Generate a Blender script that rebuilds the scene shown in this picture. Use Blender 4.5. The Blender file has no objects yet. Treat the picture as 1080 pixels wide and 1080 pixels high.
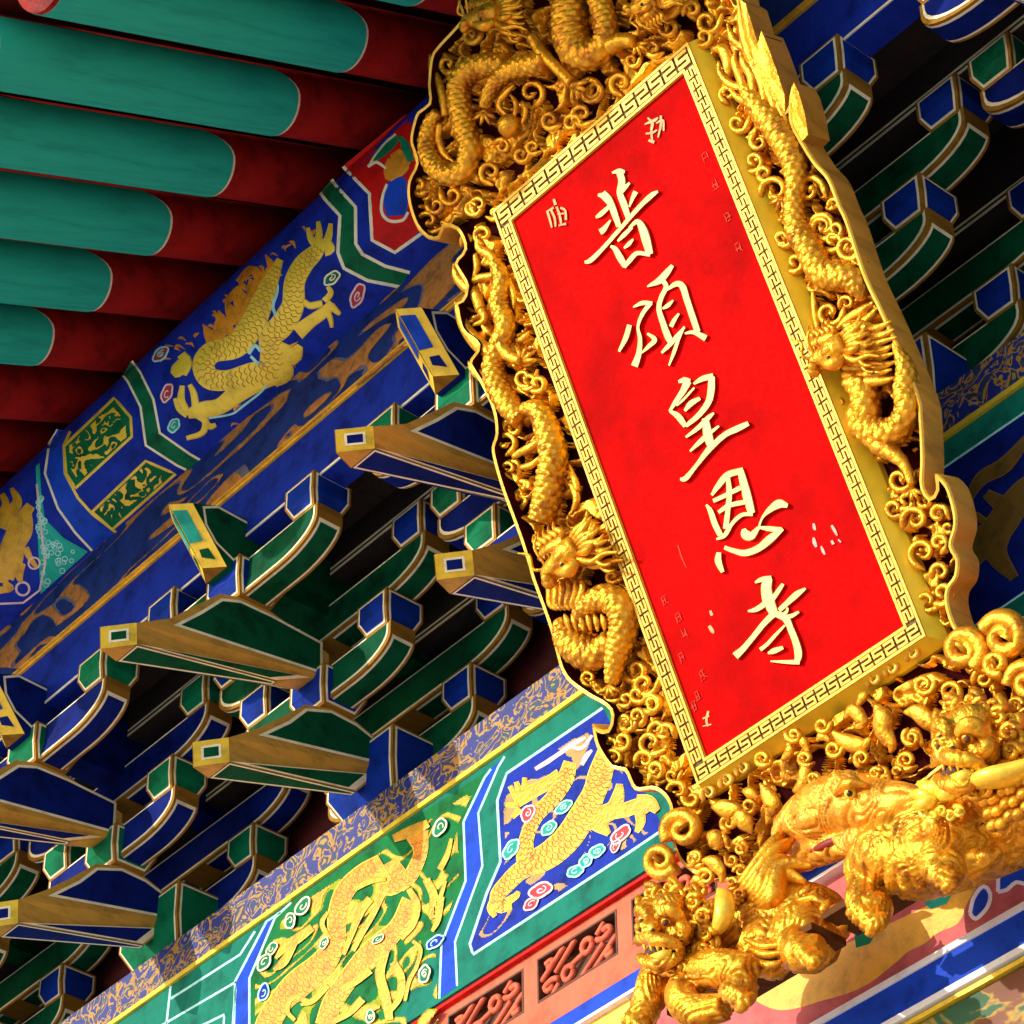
import bpy, bmesh, math, random
import numpy as np
from mathutils import Vector, Matrix
R_ = math.radians
random.seed(7)
S = bpy.context.scene
COL = S.collection

# ------------------------------------------------------------------ camera, sky, sun
CAM = Vector((0, 0, 1.6))
F_PX = 3200.0
CX = Vector((0.646022, 0.763239, -0.011007))      # image right
CY = Vector((-0.498927, 0.411301, -0.762826))     # image down
CZ = Vector((-0.577691, 0.498295, 0.646510))      # view
cam_d = bpy.data.cameras.new('camera'); cam_d.sensor_width = 36; cam_d.lens = F_PX/1080*36
cam_d.clip_start = 0.1; cam_d.clip_end = 2000
cam = bpy.data.objects.new('camera', cam_d); COL.objects.link(cam)
cam.matrix_world = Matrix(((CX.x, -CY.x, -CZ.x, CAM.x), (CX.y, -CY.y, -CZ.y, CAM.y), (CX.z, -CY.z, -CZ.z, CAM.z), (0, 0, 0, 1)))
S.camera = cam

SUN_AZ, SUN_EL = 25.0, 17.0        # degrees left of the facade's normal, above the horizon
W = bpy.data.worlds.new('World'); S.world = W; W.use_nodes = True
nt = W.node_tree; bg = nt.nodes['Background']; bg.inputs['Strength'].default_value = 0.15
sky = nt.nodes.new('ShaderNodeTexSky'); sky.sky_type = 'NISHITA'; sky.sun_disc = False
sd = Vector((-math.sin(R_(SUN_AZ))*math.cos(R_(SUN_EL)), -math.cos(R_(SUN_AZ))*math.cos(R_(SUN_EL)), math.sin(R_(SUN_EL))))
sky.sun_elevation = R_(SUN_EL); sky.sun_rotation = math.atan2(sd.x, sd.y)
nt.links.new(sky.outputs[0], bg.inputs[0])
sl = bpy.data.lights.new('sun', 'SUN'); sl.energy = 2.0; sl.angle = R_(0.5); sl.color = (1.0, 0.93, 0.82)
sun = bpy.data.objects.new('sun', sl); COL.objects.link(sun); sun.location = (-20, -30, 30)
sun.rotation_euler = (-sd).to_track_quat('-Z', 'Y').to_euler()
vs = S.view_settings; vs.view_transform = 'Standard'; vs.look = 'None'; vs.exposure = 0.9; vs.gamma = 1.0; vs.use_curve_mapping = False

# ------------------------------------------------------------------ projection of traced points onto the real planes
YB = 5.404881                      # the painted beam's face
ZB = 7.593                         # the painted beam's top
PT = R_(22)                        # the plaque leans forward by this
PC = CAM + Vector((-4.684088, 4.786623, 6.012284))
PU = Vector((1, 0, 0)); PV = Vector((0, -math.sin(PT), math.cos(PT))); PN = Vector((0, -math.cos(PT), -math.sin(PT)))
def ray(x, y):
    return CX*((x-540)/F_PX) + CY*((y-540)/F_PX) + CZ
def PLQ(x, y, off=0.0):            # onto the plaque's plane, off = towards the viewer side
    d = ray(x, y); p0 = PC + PN*off
    return CAM + d*((p0-CAM).dot(PN)/d.dot(PN))
def UV(x, y, off=0.0):
    w = PLQ(x, y, off) - PC
    return w.dot(PU), w.dot(PV)
def P3(u, v, w=0.0):
    return PC + PU*u + PV*v + PN*w
def FACE(n0):                      # onto a vertical plane n0 in front of the beam's face
    def f(x, y, off=0.0):
        d = ray(x, y)
        return CAM + d*((YB-n0-off*0.12-CAM.y)/d.y)
    return f
PUR_N, PUR_H, PUR_R = 0.56, 1.985, 0.33
def PURLIN(x, y, off=0.0):
    d = ray(x, y); r = PUR_R + off*0.12
    cy, cz = YB-PUR_N-CAM.y, ZB+PUR_H-CAM.z
    a = d.y*d.y+d.z*d.z; b = -2*(d.y*cy+d.z*cz); c = cy*cy+cz*cz-r*r
    q = b*b-4*a*c
    t = (-b-math.sqrt(q))/(2*a) if q > 0 else -b/(2*a)
    return CAM + d*t
def NH(px, x):                     # a traced point on the plane x = const -> (outward, height)
    d = ray(*px); p = CAM + d*((x-CAM.x)/d.x)
    return (YB-p.y, p.z-ZB)
def crop(x0, y0, s):
    return lambda pts: [((p[0]/s+x0), (p[1]/s+y0)) + tuple(v/s for v in p[2:]) for p in pts]

# ------------------------------------------------------------------ materials
MATS = {}
def mat(name, col, rough=0.5, metal=0.0, var=0.25, scale=9.0, bump=0.15, dirt=None, spec=0.5, stretch=(1, 1, 1), bscale=None):
    m = bpy.data.materials.new(name); m.use_nodes = True; n = m.node_tree; b = n.nodes['Principled BSDF']
    b.inputs['Roughness'].default_value = rough; b.inputs['Metallic'].default_value = metal
    b.inputs['Specular IOR Level'].default_value = spec
    tc = n.nodes.new('ShaderNodeTexCoord'); mp = n.nodes.new('ShaderNodeMapping'); mp.inputs['Scale'].default_value = stretch
    n.links.new(tc.outputs['Object'], mp.inputs[0])
    nz = n.nodes.new('ShaderNodeTexNoise'); nz.inputs['Scale'].default_value = scale; nz.inputs['Detail'].default_value = 8; nz.inputs['Roughness'].default_value = 0.65
    n.links.new(mp.outputs[0], nz.inputs['Vector'])
    cr = n.nodes.new('ShaderNodeValToRGB'); cr.color_ramp.elements[0].position = 0.32; cr.color_ramp.elements[1].position = 0.68
    d = dirt or tuple(c*(1-var*1.6) for c in col)
    hi = tuple(min(1, c*(1+var*0.6)) for c in col)
    cr.color_ramp.elements[0].color = (*[max(0, x) for x in d], 1); cr.color_ramp.elements[1].color = (*hi, 1)
    e = cr.color_ramp.elements.new(0.5); e.color = (*col, 1)
    n.links.new(nz.outputs['Fac'], cr.inputs[0]); n.links.new(cr.outputs[0], b.inputs['Base Color'])
    if bump:
        n2 = n.nodes.new('ShaderNodeTexNoise'); n2.inputs['Scale'].default_value = bscale or scale*5; n2.inputs['Detail'].default_value = 5
        n.links.new(mp.outputs[0], n2.inputs['Vector'])
        bp = n.nodes.new('ShaderNodeBump'); bp.inputs['Strength'].default_value = bump; bp.inputs['Distance'].default_value = 0.01
        n.links.new(n2.outputs['Fac'], bp.inputs['Height']); n.links.new(bp.outputs[0], b.inputs['Normal'])
        mr = n.nodes.new('ShaderNodeMapRange'); mr.inputs[3].default_value = rough*0.8; mr.inputs[4].default_value = min(1, rough*1.25)
        n.links.new(n2.outputs['Fac'], mr.inputs[0]); n.links.new(mr.outputs[0], b.inputs['Roughness'])
    MATS[name] = m
    return m
def multi(name, cols, scale, stretch, rough=0.6, detail=6, rot=(0, 0, 0), dist=1.2):
    m = bpy.data.materials.new(name); m.use_nodes = True; n = m.node_tree; b = n.nodes['Principled BSDF']; b.inputs['Roughness'].default_value = rough
    tc = n.nodes.new('ShaderNodeTexCoord'); mp = n.nodes.new('ShaderNodeMapping'); mp.inputs['Scale'].default_value = stretch; mp.inputs['Rotation'].default_value = rot
    n.links.new(tc.outputs['Object'], mp.inputs[0])
    nz = n.nodes.new('ShaderNodeTexNoise'); nz.inputs['Scale'].default_value = scale; nz.inputs['Detail'].default_value = detail; nz.inputs['Distortion'].default_value = dist
    n.links.new(mp.outputs[0], nz.inputs['Vector'])
    cr = n.nodes.new('ShaderNodeValToRGB'); els = cr.color_ramp.elements
    els[0].position = cols[0][0]; els[0].color = (*cols[0][1], 1); els[1].position = cols[-1][0]; els[1].color = (*cols[-1][1], 1)
    for p, c in cols[1:-1]:
        e = els.new(p); e.color = (*c, 1)
    n.links.new(nz.outputs['Fac'], cr.inputs[0]); n.links.new(cr.outputs[0], b.inputs['Base Color'])
    bp = n.nodes.new('ShaderNodeBump'); bp.inputs['Strength'].default_value = 0.3; bp.inputs['Distance'].default_value = 0.01
    n.links.new(nz.outputs['Fac'], bp.inputs['Height']); n.links.new(bp.outputs[0], b.inputs['Normal'])
    MATS[name] = m
    return m
GOLD = mat('gold_leaf', (0.76, 0.35, 0.015), 0.33, 0.68, 0.30, 16, 0.45, dirt=(0.34, 0.09, 0.004), bscale=70)
GOLDB = mat('bright_gold_paint', (0.95, 0.66, 0.05), 0.36, 0.3, 0.18, 10, 0.2)
RIM = mat('pale_gold_rim', (0.88, 0.50, 0.05), 0.38, 0.3, 0.2, 12, 0.2)
LETTER = mat('letter_gold', (0.90, 0.68, 0.20), 0.5, 0.1, 0.2, 12, 0.15)
FAINT = mat('worn_inscription_gold', (0.66, 0.05, 0.03), 0.6, 0.0, 0.5, 60, 0.1, dirt=(0.56, 0.001, 0.001), spec=0.05)
SMALLG = mat('small_inscription_gold', (0.80, 0.32, 0.09), 0.5, 0.0, 0.4, 60, 0.1)
OCHRE = mat('ochre_wood_edge', (0.50, 0.22, 0.02), 0.5, 0.1, 0.25, 5, 0.25, stretch=(1, 1, 5))
RED = mat('vermilion_lacquer', (0.50, 0.0008, 0.0008), 0.7, 0.0, 0.22, 2.5, 0.05, spec=0.03, bscale=90)
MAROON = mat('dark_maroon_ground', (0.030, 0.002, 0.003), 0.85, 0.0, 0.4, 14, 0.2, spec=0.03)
FRETD = mat('dark_olive_groove', (0.10, 0.06, 0.008), 0.7, 0.0, 0.3, 14, 0.1)
BLUE = mat('ultramarine_paint', (0.008, 0.028, 0.34), 0.55, 0.0, 0.35, 10, 0.2, spec=0.08)
BLUEB = mat('bright_blue_paint', (0.010, 0.06, 0.52), 0.5, 0.0, 0.25, 10, 0.2, spec=0.08)
GREEN = mat('malachite_paint', (0.004, 0.13, 0.052), 0.55, 0.0, 0.35, 10, 0.2, spec=0.08)
GREENB = mat('emerald_paint', (0.004, 0.20, 0.09), 0.55, 0.0, 0.3, 10, 0.2, spec=0.08)
TEAL = mat('teal_paint', (0.022, 0.46, 0.35), 0.6, 0.0, 0.14, 5, 0.15, spec=0.08, stretch=(7, 0.6, 0.9))
TEALB = mat('turquoise_paint', (0.02, 0.36, 0.29), 0.55, 0.0, 0.2, 10, 0.2, spec=0.1)
CYAN = mat('pale_cyan_line', (0.42, 0.80, 0.76), 0.55, 0.0, 0.2, 20, 0.1, spec=0.1)
WHITE = mat('cream_line_paint', (0.88, 0.80, 0.56), 0.5, 0.0, 0.15, 14, 0.1, spec=0.1)
PWHITE = mat('white_line_paint', (0.86, 0.86, 0.84), 0.5, 0.0, 0.12, 14, 0.1)
PINKL = mat('pale_pink_line', (0.85, 0.55, 0.58), 0.5, 0.0, 0.2, 14, 0.1)
YLINE = mat('yellow_line_paint', (0.88, 0.58, 0.04), 0.42, 0.15, 0.2, 14, 0.15)
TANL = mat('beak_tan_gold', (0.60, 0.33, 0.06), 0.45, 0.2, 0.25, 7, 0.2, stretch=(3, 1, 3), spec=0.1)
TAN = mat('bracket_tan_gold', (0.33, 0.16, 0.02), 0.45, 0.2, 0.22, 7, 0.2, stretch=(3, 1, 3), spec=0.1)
BROWN = mat('lattice_brown', (0.10, 0.03, 0.010), 0.7, 0.0, 0.4, 14, 0.2)
REDW = mat('rafter_red', (0.26, 0.008, 0.006), 0.55, 0.0, 0.3, 9, 0.25, stretch=(1, 1, 1), spec=0.1)
REDB = mat('bright_red_paint', (0.62, 0.010, 0.008), 0.5, 0.0, 0.25, 9, 0.15, spec=0.1)
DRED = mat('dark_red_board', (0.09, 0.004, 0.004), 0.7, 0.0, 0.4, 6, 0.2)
PINK = mat('salmon_paint', (0.70, 0.14, 0.075), 0.55, 0.0, 0.22, 9, 0.2, spec=0.1)
ROSE = mat('rose_paint', (0.55, 0.13, 0.13), 0.55, 0.0, 0.25, 9, 0.2, spec=0.1)
YEL = mat('yellow_ochre_paint', (0.85, 0.46, 0.035), 0.5, 0.05, 0.25, 12, 0.25)
ORANGE = mat('orange_gold_paint', (0.82, 0.30, 0.012), 0.42, 0.2, 0.3, 16, 0.3)
DRGOLD = mat('painted_dragon_gold', (0.72, 0.36, 0.016), 0.42, 0.2, 0.25, 16, 0.3)
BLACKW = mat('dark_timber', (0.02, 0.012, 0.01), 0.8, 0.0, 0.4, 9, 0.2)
STONE = mat('pale_paving', (0.74, 0.69, 0.60), 0.85, 0.0, 0.2, 0.7, 0.2)
WALLM = mat('wall_red_plaster', (0.35, 0.04, 0.03), 0.85, 0.0, 0.2, 2, 0.2)
BGREEN = mat('bracket_dark_green', (0.002, 0.072, 0.030), 0.6, 0.0, 0.35, 10, 0.2, spec=0.06)
BBLUE = mat('bracket_dark_blue', (0.003, 0.012, 0.15), 0.6, 0.0, 0.35, 10, 0.2, spec=0.06)
BGREENB = mat('bracket_block_green', (0.003, 0.15, 0.065), 0.6, 0.0, 0.3, 10, 0.2, spec=0.06)
BBLUEB = mat('bracket_block_blue', (0.004, 0.028, 0.27), 0.6, 0.0, 0.3, 10, 0.2, spec=0.06)
CHAM = mat('bright_yellow_gilding', (0.95, 0.70, 0.03), 0.45, 0.1, 0.12, 6, 0.15)
PLANKM = mat('plank_shade_brown', (0.10, 0.035, 0.008), 0.7, 0.0, 0.35, 9, 0.2, spec=0.1)  # shade below the lion planks is put into this dark colour
SCALE = mat('rust_scale_line', (0.45, 0.12, 0.008), 0.55, 0.0, 0.3, 16, 0.2)
EYE = mat('black_eye_paint', (0.012, 0.008, 0.006), 0.3)
FRIEZE = multi('blue_frieze_with_brown_clouds', [(0.40, (0.014, 0.035, 0.24)), (0.475, (0.03, 0.05, 0.24)), (0.505, (0.34, 0.13, 0.035)), (0.56, (0.50, 0.20, 0.05)), (0.62, (0.34, 0.13, 0.035)), (0.66, (0.02, 0.04, 0.24)), (0.9, (0.014, 0.035, 0.24))], 2.6, (1.0, 1, 3.2), rot=(0, 0.35, 0), dist=0.6, detail=4)
CLUTTER = multi('plate_beam_scrollwork', [(0.30, (0.003, 0.012, 0.17)), (0.462, (0.004, 0.016, 0.20)), (0.475, (0.30, 0.24, 0.14)), (0.49, (0.42, 0.22, 0.012)), (0.53, (0.40, 0.18, 0.010)), (0.545, (0.06, 0.03, 0.02)), (0.57, (0.004, 0.014, 0.18)), (0.64, (0.003, 0.06, 0.05)), (0.66, (0.30, 0.22, 0.10)), (0.70, (0.42, 0.22, 0.012)), (0.76, (0.004, 0.014, 0.18))], 13, (1, 1, 1), dist=1.6, detail=2)
LOWMIX = multi('lower_beam_cloud_paint', [(0.35, (0.004, 0.07, 0.025)), (0.5, (0.006, 0.085, 0.03)), (0.54, (0.40, 0.24, 0.02)), (0.57, (0.16, 0.045, 0.008)), (0.66, (0.14, 0.035, 0.008))], 4, (1, 1, 1.5), dist=1.0)

def vnoise(P):
    """smooth value noise, P is (n, 3)"""
    I = np.floor(P).astype(np.int64); f = P-I; f = f*f*f*(f*(f*6-15)+10)
    def h(a, b, c):
        n = (a*374761393 + b*668265263 + c*2147483647 + 1013) & 0xffffffff
        n = ((n ^ (n >> 13))*1274126177) & 0xffffffff; n = ((n ^ (n >> 16))*2246822519) & 0xffffffff
        return ((n ^ (n >> 15)) & 0xffffff)/float(0xffffff)
    r = 0
    for a in (0, 1):
        for b in (0, 1):
            for c in (0, 1):
                w = (f[:, 0] if a else 1-f[:, 0])*(f[:, 1] if b else 1-f[:, 1])*(f[:, 2] if c else 1-f[:, 2])
                r = r + w*h(I[:, 0]+a, I[:, 1]+b, I[:, 2]+c)
    return r
def swirls(P, size, K):
    """curling ridges: the contour bands of a warped noise, 0..1"""
    q = P/size; w = np.stack([vnoise(q*0.9+7.3), vnoise(q*0.9+19.1), vnoise(q*0.9+31.7)], 1)-0.5
    return 0.5+0.5*np.sin(2*np.pi*K*vnoise(q+w*1.5))
# ------------------------------------------------------------------ mesh helpers
class MB:
    def __init__(s): s.v = []; s.f = []; s.m = []; s.sm = []
    def add(s, verts, faces, mi=0, smooth=False):
        o = len(s.v); s.v += [Vector(p) for p in verts]
        for f in faces:
            s.f.append([i+o for i in f]); s.m.append(mi); s.sm.append(smooth)
    def build(s, name, mats, parent=None, label=None, kind=None):
        off = parent_world(parent)
        me = bpy.data.meshes.new(name); me.from_pydata([p-off for p in s.v], [], s.f)
        for m in (mats if isinstance(mats, (list, tuple)) else [mats]): me.materials.append(m)
        me.polygons.foreach_set('material_index', s.m); me.polygons.foreach_set('use_smooth', s.sm); me.update()
        bm = bmesh.new(); bm.from_mesh(me); bmesh.ops.recalc_face_normals(bm, faces=bm.faces); bm.to_mesh(me); bm.free()
        o = bpy.data.objects.new(name, me); COL.objects.link(o)
        if parent: o.parent = parent
        if label: o['label'] = label
        if kind: o['kind'] = kind
        return o
def parent_world(p):
    v = Vector((0, 0, 0))
    while p is not None: v = v + p.location; p = p.parent
    return v
def thing(name, label, cat, loc, group=None):
    o = bpy.data.objects.new(name, None); COL.objects.link(o); o.location = loc; o.empty_display_size = 0.1
    return tag(o, label, cat, group)
def tag(o, label, cat, group=None):
    o['label'] = label; o['category'] = cat
    if group: o['group'] = group
    return o
def dup(root, loc, label, group=None):
    r = root.copy(); COL.objects.link(r); r.location = loc; r['label'] = label
    if group: r['group'] = group
    for ch in list(root.children):
        c = ch.copy(); COL.objects.link(c); c.parent = r
        for g in list(ch.children):
            d = g.copy(); COL.objects.link(d); d.parent = c
    return r
def box(mb, a, b, mi=0):
    x0, y0, z0 = a; x1, y1, z1 = b
    mb.add([(x0, y0, z0), (x1, y0, z0), (x1, y1, z0), (x0, y1, z0), (x0, y0, z1), (x1, y0, z1), (x1, y1, z1), (x0, y1, z1)],
           [(0, 3, 2, 1), (4, 5, 6, 7), (0, 1, 5, 4), (1, 2, 6, 5), (2, 3, 7, 6), (3, 0, 4, 7)], mi)
def bbox(mb, x0, x1, n0, n1, h0, h1, mi=0):   # facade coordinates: x, outward, height over the beam's top
    box(mb, (x0, YB-n1, ZB+h0), (x1, YB-n0, ZB+h1), mi)
def spline(pts, step):
    """Catmull-Rom through points of any dimension, resampled about every `step`."""
    P = [tuple(p) for p in pts]
    if len(P) < 2: return P
    P = [tuple(2*a-b for a, b in zip(P[0], P[1]))] + P + [tuple(2*a-b for a, b in zip(P[-1], P[-2]))]
    out = []
    for i in range(1, len(P)-2):
        p0, p1, p2, p3 = P[i-1:i+3]
        L = math.dist(p1[:2], p2[:2]) if len(p1) < 4 else math.dist(p1[:3], p2[:3])
        k = max(1, int(L/step))
        for j in range(k):
            t = j/k
            out.append(tuple(0.5*(2*b+(c-a)*t+(2*a-5*b+4*c-d)*t*t+(3*b-a-3*c+d)*t**3) for a, b, c, d in zip(p0, p1, p2, p3)))
    out.append(P[-2])
    return out
def ribbon(mb, surf, pts, off=0.004, rise=0.003, mi=0, step=3.0, smooth=True, straight=False):
    """a painted or raised stroke: (x, y, width) traced points laid onto a surface."""
    if not straight:
        tot = sum(math.dist(p[:2], r[:2]) for p, r in zip(pts, pts[1:])); step = min(step, max(0.5, tot/9))
    q = pts if straight else spline(pts, step)
    n = len(q); L = []; T_ = (1, 0.74, 0.25, -0.25, -0.74, -1); c = len(T_)
    for i, p in enumerate(q):
        a = q[max(0, i-1)]; b = q[min(n-1, i+1)]
        tx, ty = b[0]-a[0], b[1]-a[1]; l = math.hypot(tx, ty) or 1
        nx, ny = -ty/l, tx/l; w = max(0.12, p[2]/2)
        L.append([surf(p[0]+nx*w*t, p[1]+ny*w*t, off-0.004 if abs(t) == 1 else off+rise) for t in T_])
    V = [v for r in L for v in r]; Fc = []
    for i in range(n-1):
        for k in range(c-1): Fc.append((i*c+k, i*c+k+1, i*c+c+1+k, i*c+c+k))
    Fc += [tuple(range(c)), tuple(range(n*c-c, n*c))]
    mb.add(V, Fc, mi, False)
def band(mb, surf, A, B, off=0.004, mi=0, ncross=6, nlong=8):
    """a painted area between two traced polylines, subdivided so that it follows a curved surface."""
    def res(P, k):
        d = [0]
        for a, b in zip(P, P[1:]): d.append(d[-1]+math.dist(a, b))
        o = []
        for i in range(k+1):
            s = d[-1]*i/k; j = 0
            while j < len(P)-2 and d[j+1] < s: j += 1
            t = (s-d[j])/((d[j+1]-d[j]) or 1); o.append((P[j][0]+(P[j+1][0]-P[j][0])*t, P[j][1]+(P[j+1][1]-P[j][1])*t))
        return o
    if len(A) == len(B):
        a2, b2 = [], []
        for i in range(len(A)-1):
            for j in range(nlong):
                t = j/nlong
                a2.append((A[i][0]+(A[i+1][0]-A[i][0])*t, A[i][1]+(A[i+1][1]-A[i][1])*t)); b2.append((B[i][0]+(B[i+1][0]-B[i][0])*t, B[i][1]+(B[i+1][1]-B[i][1])*t))
        a2.append(A[-1]); b2.append(B[-1])
    else:
        a2, b2 = res(A, 24), res(B, 24)
    V = []
    for a, b in zip(a2, b2):
        for k in range(ncross+1):
            t = k/ncross; V.append(surf(a[0]+(b[0]-a[0])*t, a[1]+(b[1]-a[1])*t, off))
    c = ncross+1
    mb.add(V, [(i*c+k, i*c+k+1, i*c+c+k+1, i*c+c+k) for i in range(len(a2)-1) for k in range(ncross)], mi)
def patch(mb, surf, pts, off, mi=0, thick=0.004):
    """a flat traced patch with a real (thin) edge."""
    n = len(pts)
    mb.add([surf(x, y, off) for x, y in pts] + [surf(x, y, off-thick) for x, y in pts],
           [tuple(range(n))] + [(i, (i+1) % n, n+(i+1) % n, n+i) for i in range(n)], mi)
def ring(mb, surf, x, y, r, w, off=0.006, mi=0, sx=1.0, ang=0.0):
    pts = []
    for i in range(15):
        a = 2*math.pi*i/14; ux, uy = math.cos(a)*r*sx, math.sin(a)*r
        pts.append((x+ux*math.cos(ang)-uy*math.sin(ang), y+ux*math.sin(ang)+uy*math.cos(ang), w))
    ribbon(mb, surf, pts, off, 0.003, mi, 2.0)
def frame_at(t, prev=None):
    t = t.normalized()
    if prev is None:
        prev = Vector((0, 0, 1)) if abs(t.z) < 0.9 else Vector((1, 0, 0))
    a = (prev - t*prev.dot(t))
    if a.length < 1e-5: a = t.orthogonal()
    return a.normalized()
def tube(mb, pts, step=0.008, seg=10, mi=0, scales=0.0, flat=1.0, up=None, scale_len=0.019):
    """tapered tube through (x,y,z,r) points; scales > 0 raises overlapping scales on it."""
    q = spline([tuple(p) for p in pts], step); n = len(q)
    C = [Vector(p[:3]) for p in q]; V = []; a = None; s = 0.0
    for i in range(n):
        t = C[min(n-1, i+1)] - C[max(0, i-1)]
        if t.length < 1e-7: t = Vector((0, 0, 1))
        a = frame_at(t, up if up is not None else a); b = t.normalized().cross(a)
        if i: s += (C[i]-C[i-1]).length
        r = max(0.0008, q[i][3])
        for k in range(seg):
            th = 2*math.pi*k/seg; rr = r
            if scales:
                row = s/scale_len; nn = 9
                rr = r*(1 + scales*(abs(math.sin(math.pi*row))*abs(math.sin(math.pi*nn*k/seg+(int(row) % 2)*math.pi/2)))**0.6)
            V.append(C[i] + a*(math.cos(th)*rr*flat) + b*(math.sin(th)*rr))
    Fc = [(i*seg+k, i*seg+(k+1) % seg, i*seg+seg+(k+1) % seg, i*seg+seg+k) for i in range(n-1) for k in range(seg)]
    V += [C[0], C[-1]]; e = len(V)
    Fc += [(e-2, (k+1) % seg, k) for k in range(seg)] + [(e-1, (n-1)*seg+k, (n-1)*seg+(k+1) % seg) for k in range(seg)]
    mb.add(V, Fc, mi, True)
_sph = {}
def sphere_data(k):
    if k not in _sph:
        b = bmesh.new(); bmesh.ops.create_icosphere(b, subdivisions=k, radius=1.0)
        _sph[k] = ([v.co.copy() for v in b.verts], [[v.index for v in f.verts] for f in b.faces]); b.free()
    return _sph[k]
def ball(mb, c, r, k=2, mi=0, axes=None):
    """an ellipsoid: r is a number or three radii along axes."""
    V, Fc = sphere_data(k); c = Vector(c)
    if isinstance(r, (int, float)): r = (r, r, r)
    ax = axes or (Vector((1, 0, 0)), Vector((0, 1, 0)), Vector((0, 0, 1)))
    mb.add([c + ax[0]*(v.x*r[0]) + ax[1]*(v.y*r[1]) + ax[2]*(v.z*r[2]) for v in V], Fc, mi, True)
def fuse(mb, name, mats, parent, voxel=0.006, smooth=6, label=None, fur=0.0, fsize=0.11, K=4.0):
    """one continuous carved surface out of overlapping volumes."""
    o = mb.build(name, mats, parent, label)
    md = o.modifiers.new('r', 'REMESH'); md.mode = 'VOXEL'; md.voxel_size = voxel; md.use_smooth_shade = True
    if smooth:
        ms = o.modifiers.new('s', 'SMOOTH'); ms.factor = 0.5; ms.iterations = smooth
    dg = bpy.context.evaluated_depsgraph_get(); dg.update()
    me = bpy.data.meshes.new_from_object(o.evaluated_get(dg)); me.name = name
    o.modifiers.clear(); o.data = me
    if fur:
        n_ = len(me.vertices); co = np.empty(n_*3); no = np.empty(n_*3)
        me.vertices.foreach_get('co', co); me.vertices.foreach_get('normal', no); co = co.reshape(-1, 3); no = no.reshape(-1, 3)
        k_ = swirls(co*np.array([1.0, 1.0, 0.75])+3.0, fsize, K)
        co = co + no*(fur*(np.abs(k_-0.5)*2)**0.7-fur*0.5)[:, None]
        me.vertices.foreach_set('co', co.ravel()); me.update()
    for p in me.polygons: p.use_smooth = True
    if not me.materials:
        for m in (mats if isinstance(mats, (list, tuple)) else [mats]): me.materials.append(m)
    return o

# ------------------------------------------------------------------ the setting
def structure(mb, name, m):
    o = mb.build(name, m); o['kind'] = 'structure'; return o
g = MB(); g.add([(-600, -600, 0), (600, -600, 0), (600, 600, 0), (-600, 600, 0)], [(0, 1, 2, 3)])
structure(g, 'paved_court', STONE)
XL, XR = -11.5, -0.6               # how far the facade runs
mb = MB(); box(mb, (XL-3, YB+0.25, 0), (XR+3, YB+0.6, ZB-2.2)); tag(mb.build('temple_wall', WALLM), 'red plastered temple wall far below the painted beams', 'wall')
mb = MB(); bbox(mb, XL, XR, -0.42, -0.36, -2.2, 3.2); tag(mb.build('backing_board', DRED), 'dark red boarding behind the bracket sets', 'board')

# ---- eave rafters: round, red, with teal sleeves
PHI = R_(26.2)
RD = Vector((0, -math.cos(PHI), -math.sin(PHI)))           # outward and down
RU = Vector((0, -math.sin(PHI), math.cos(PHI)))
r_h = lambda n, r: PUR_H + (PUR_R+r)/math.cos(PHI) - (n-PUR_N)*math.tan(PHI)
def on_rafter_plane(x, y, below=0.0):                        # plane tangent to the rafters' undersides
    p0 = Vector((0, YB-PUR_N, ZB+PUR_H+PUR_R/math.cos(PHI)-below)); d = ray(x, y)
    return CAM + d*((p0-CAM).dot(RU)/d.dot(RU))
edges = [(215, 29.0+0), (278, 144), (215, 211), (155.5, 272), (96, 332.5)]
RR = 0.122
raf_px = [((348, 79.6), (380, 70)), ((278, 144), (303, 130)), ((215, 211), (234, 190)), ((155.5, 272), (170, 255)), ((96, 332.5), (107, 315)), ((36, 391), (46, 378))]
lowx = [on_rafter_plane(*a).x for a, b in raf_px]
def make_rafter(x, nend):
    t = thing('eave_rafter', 'x', 'rafter', (x, YB-PUR_N, ZB+PUR_H+(PUR_R+RR)/math.cos(PHI)), 'round rafters under the eave')
    o = Vector(t.location); mb = MB()
    seg = 28; s0, s1 = -1.6, 2.11
    V = []
    for s in (s0, s1):
        for k in range(seg):
            a = 2*math.pi*k/seg; V.append(o + RD*s + PU*(math.cos(a)*RR) + RU*(math.sin(a)*RR))
    mb.add(V, [(k, (k+1) % seg, seg+(k+1) % seg, seg+k) for k in range(seg)] + [tuple(range(seg)), tuple(range(seg, 2*seg))], 0, False)
    for i in range(seg): mb.sm[i] = True
    mb.build('shaft', REDW, t)
    sl_, ed = MB(), MB(); A = 24; B_ = 14
    def sleeve(m, rr, grow):
        V = []
        for i in range(A+1):
            a = -math.pi/2 + (i/A-0.5)*math.pi*1.25
            u = abs(i/A-0.5)*2
            start = SLEEVE + 0.10*max(0, (u-0.55)/0.45)**2.2 - grow
            for j in range(B_+1):
                s = start + (s1-0.02-start)*j/B_
                V.append(o + RD*s + PU*(math.cos(a)*rr) + RU*(math.sin(a)*rr))
        m.add(V, [(i*(B_+1)+j, i*(B_+1)+j+1, (i+1)*(B_+1)+j+1, (i+1)*(B_+1)+j) for i in range(A) for j in range(B_)], 0, True)
    sleeve(sl_, RR+0.0045, 0); sleeve(ed, RR+0.002, 0.012)
    sl_.build('painted_sleeve', TEAL, t); ed.build('sleeve_edge_line', WHITE, t)
    return t
p_end = [on_rafter_plane(*b) for a, b in raf_px]
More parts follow.
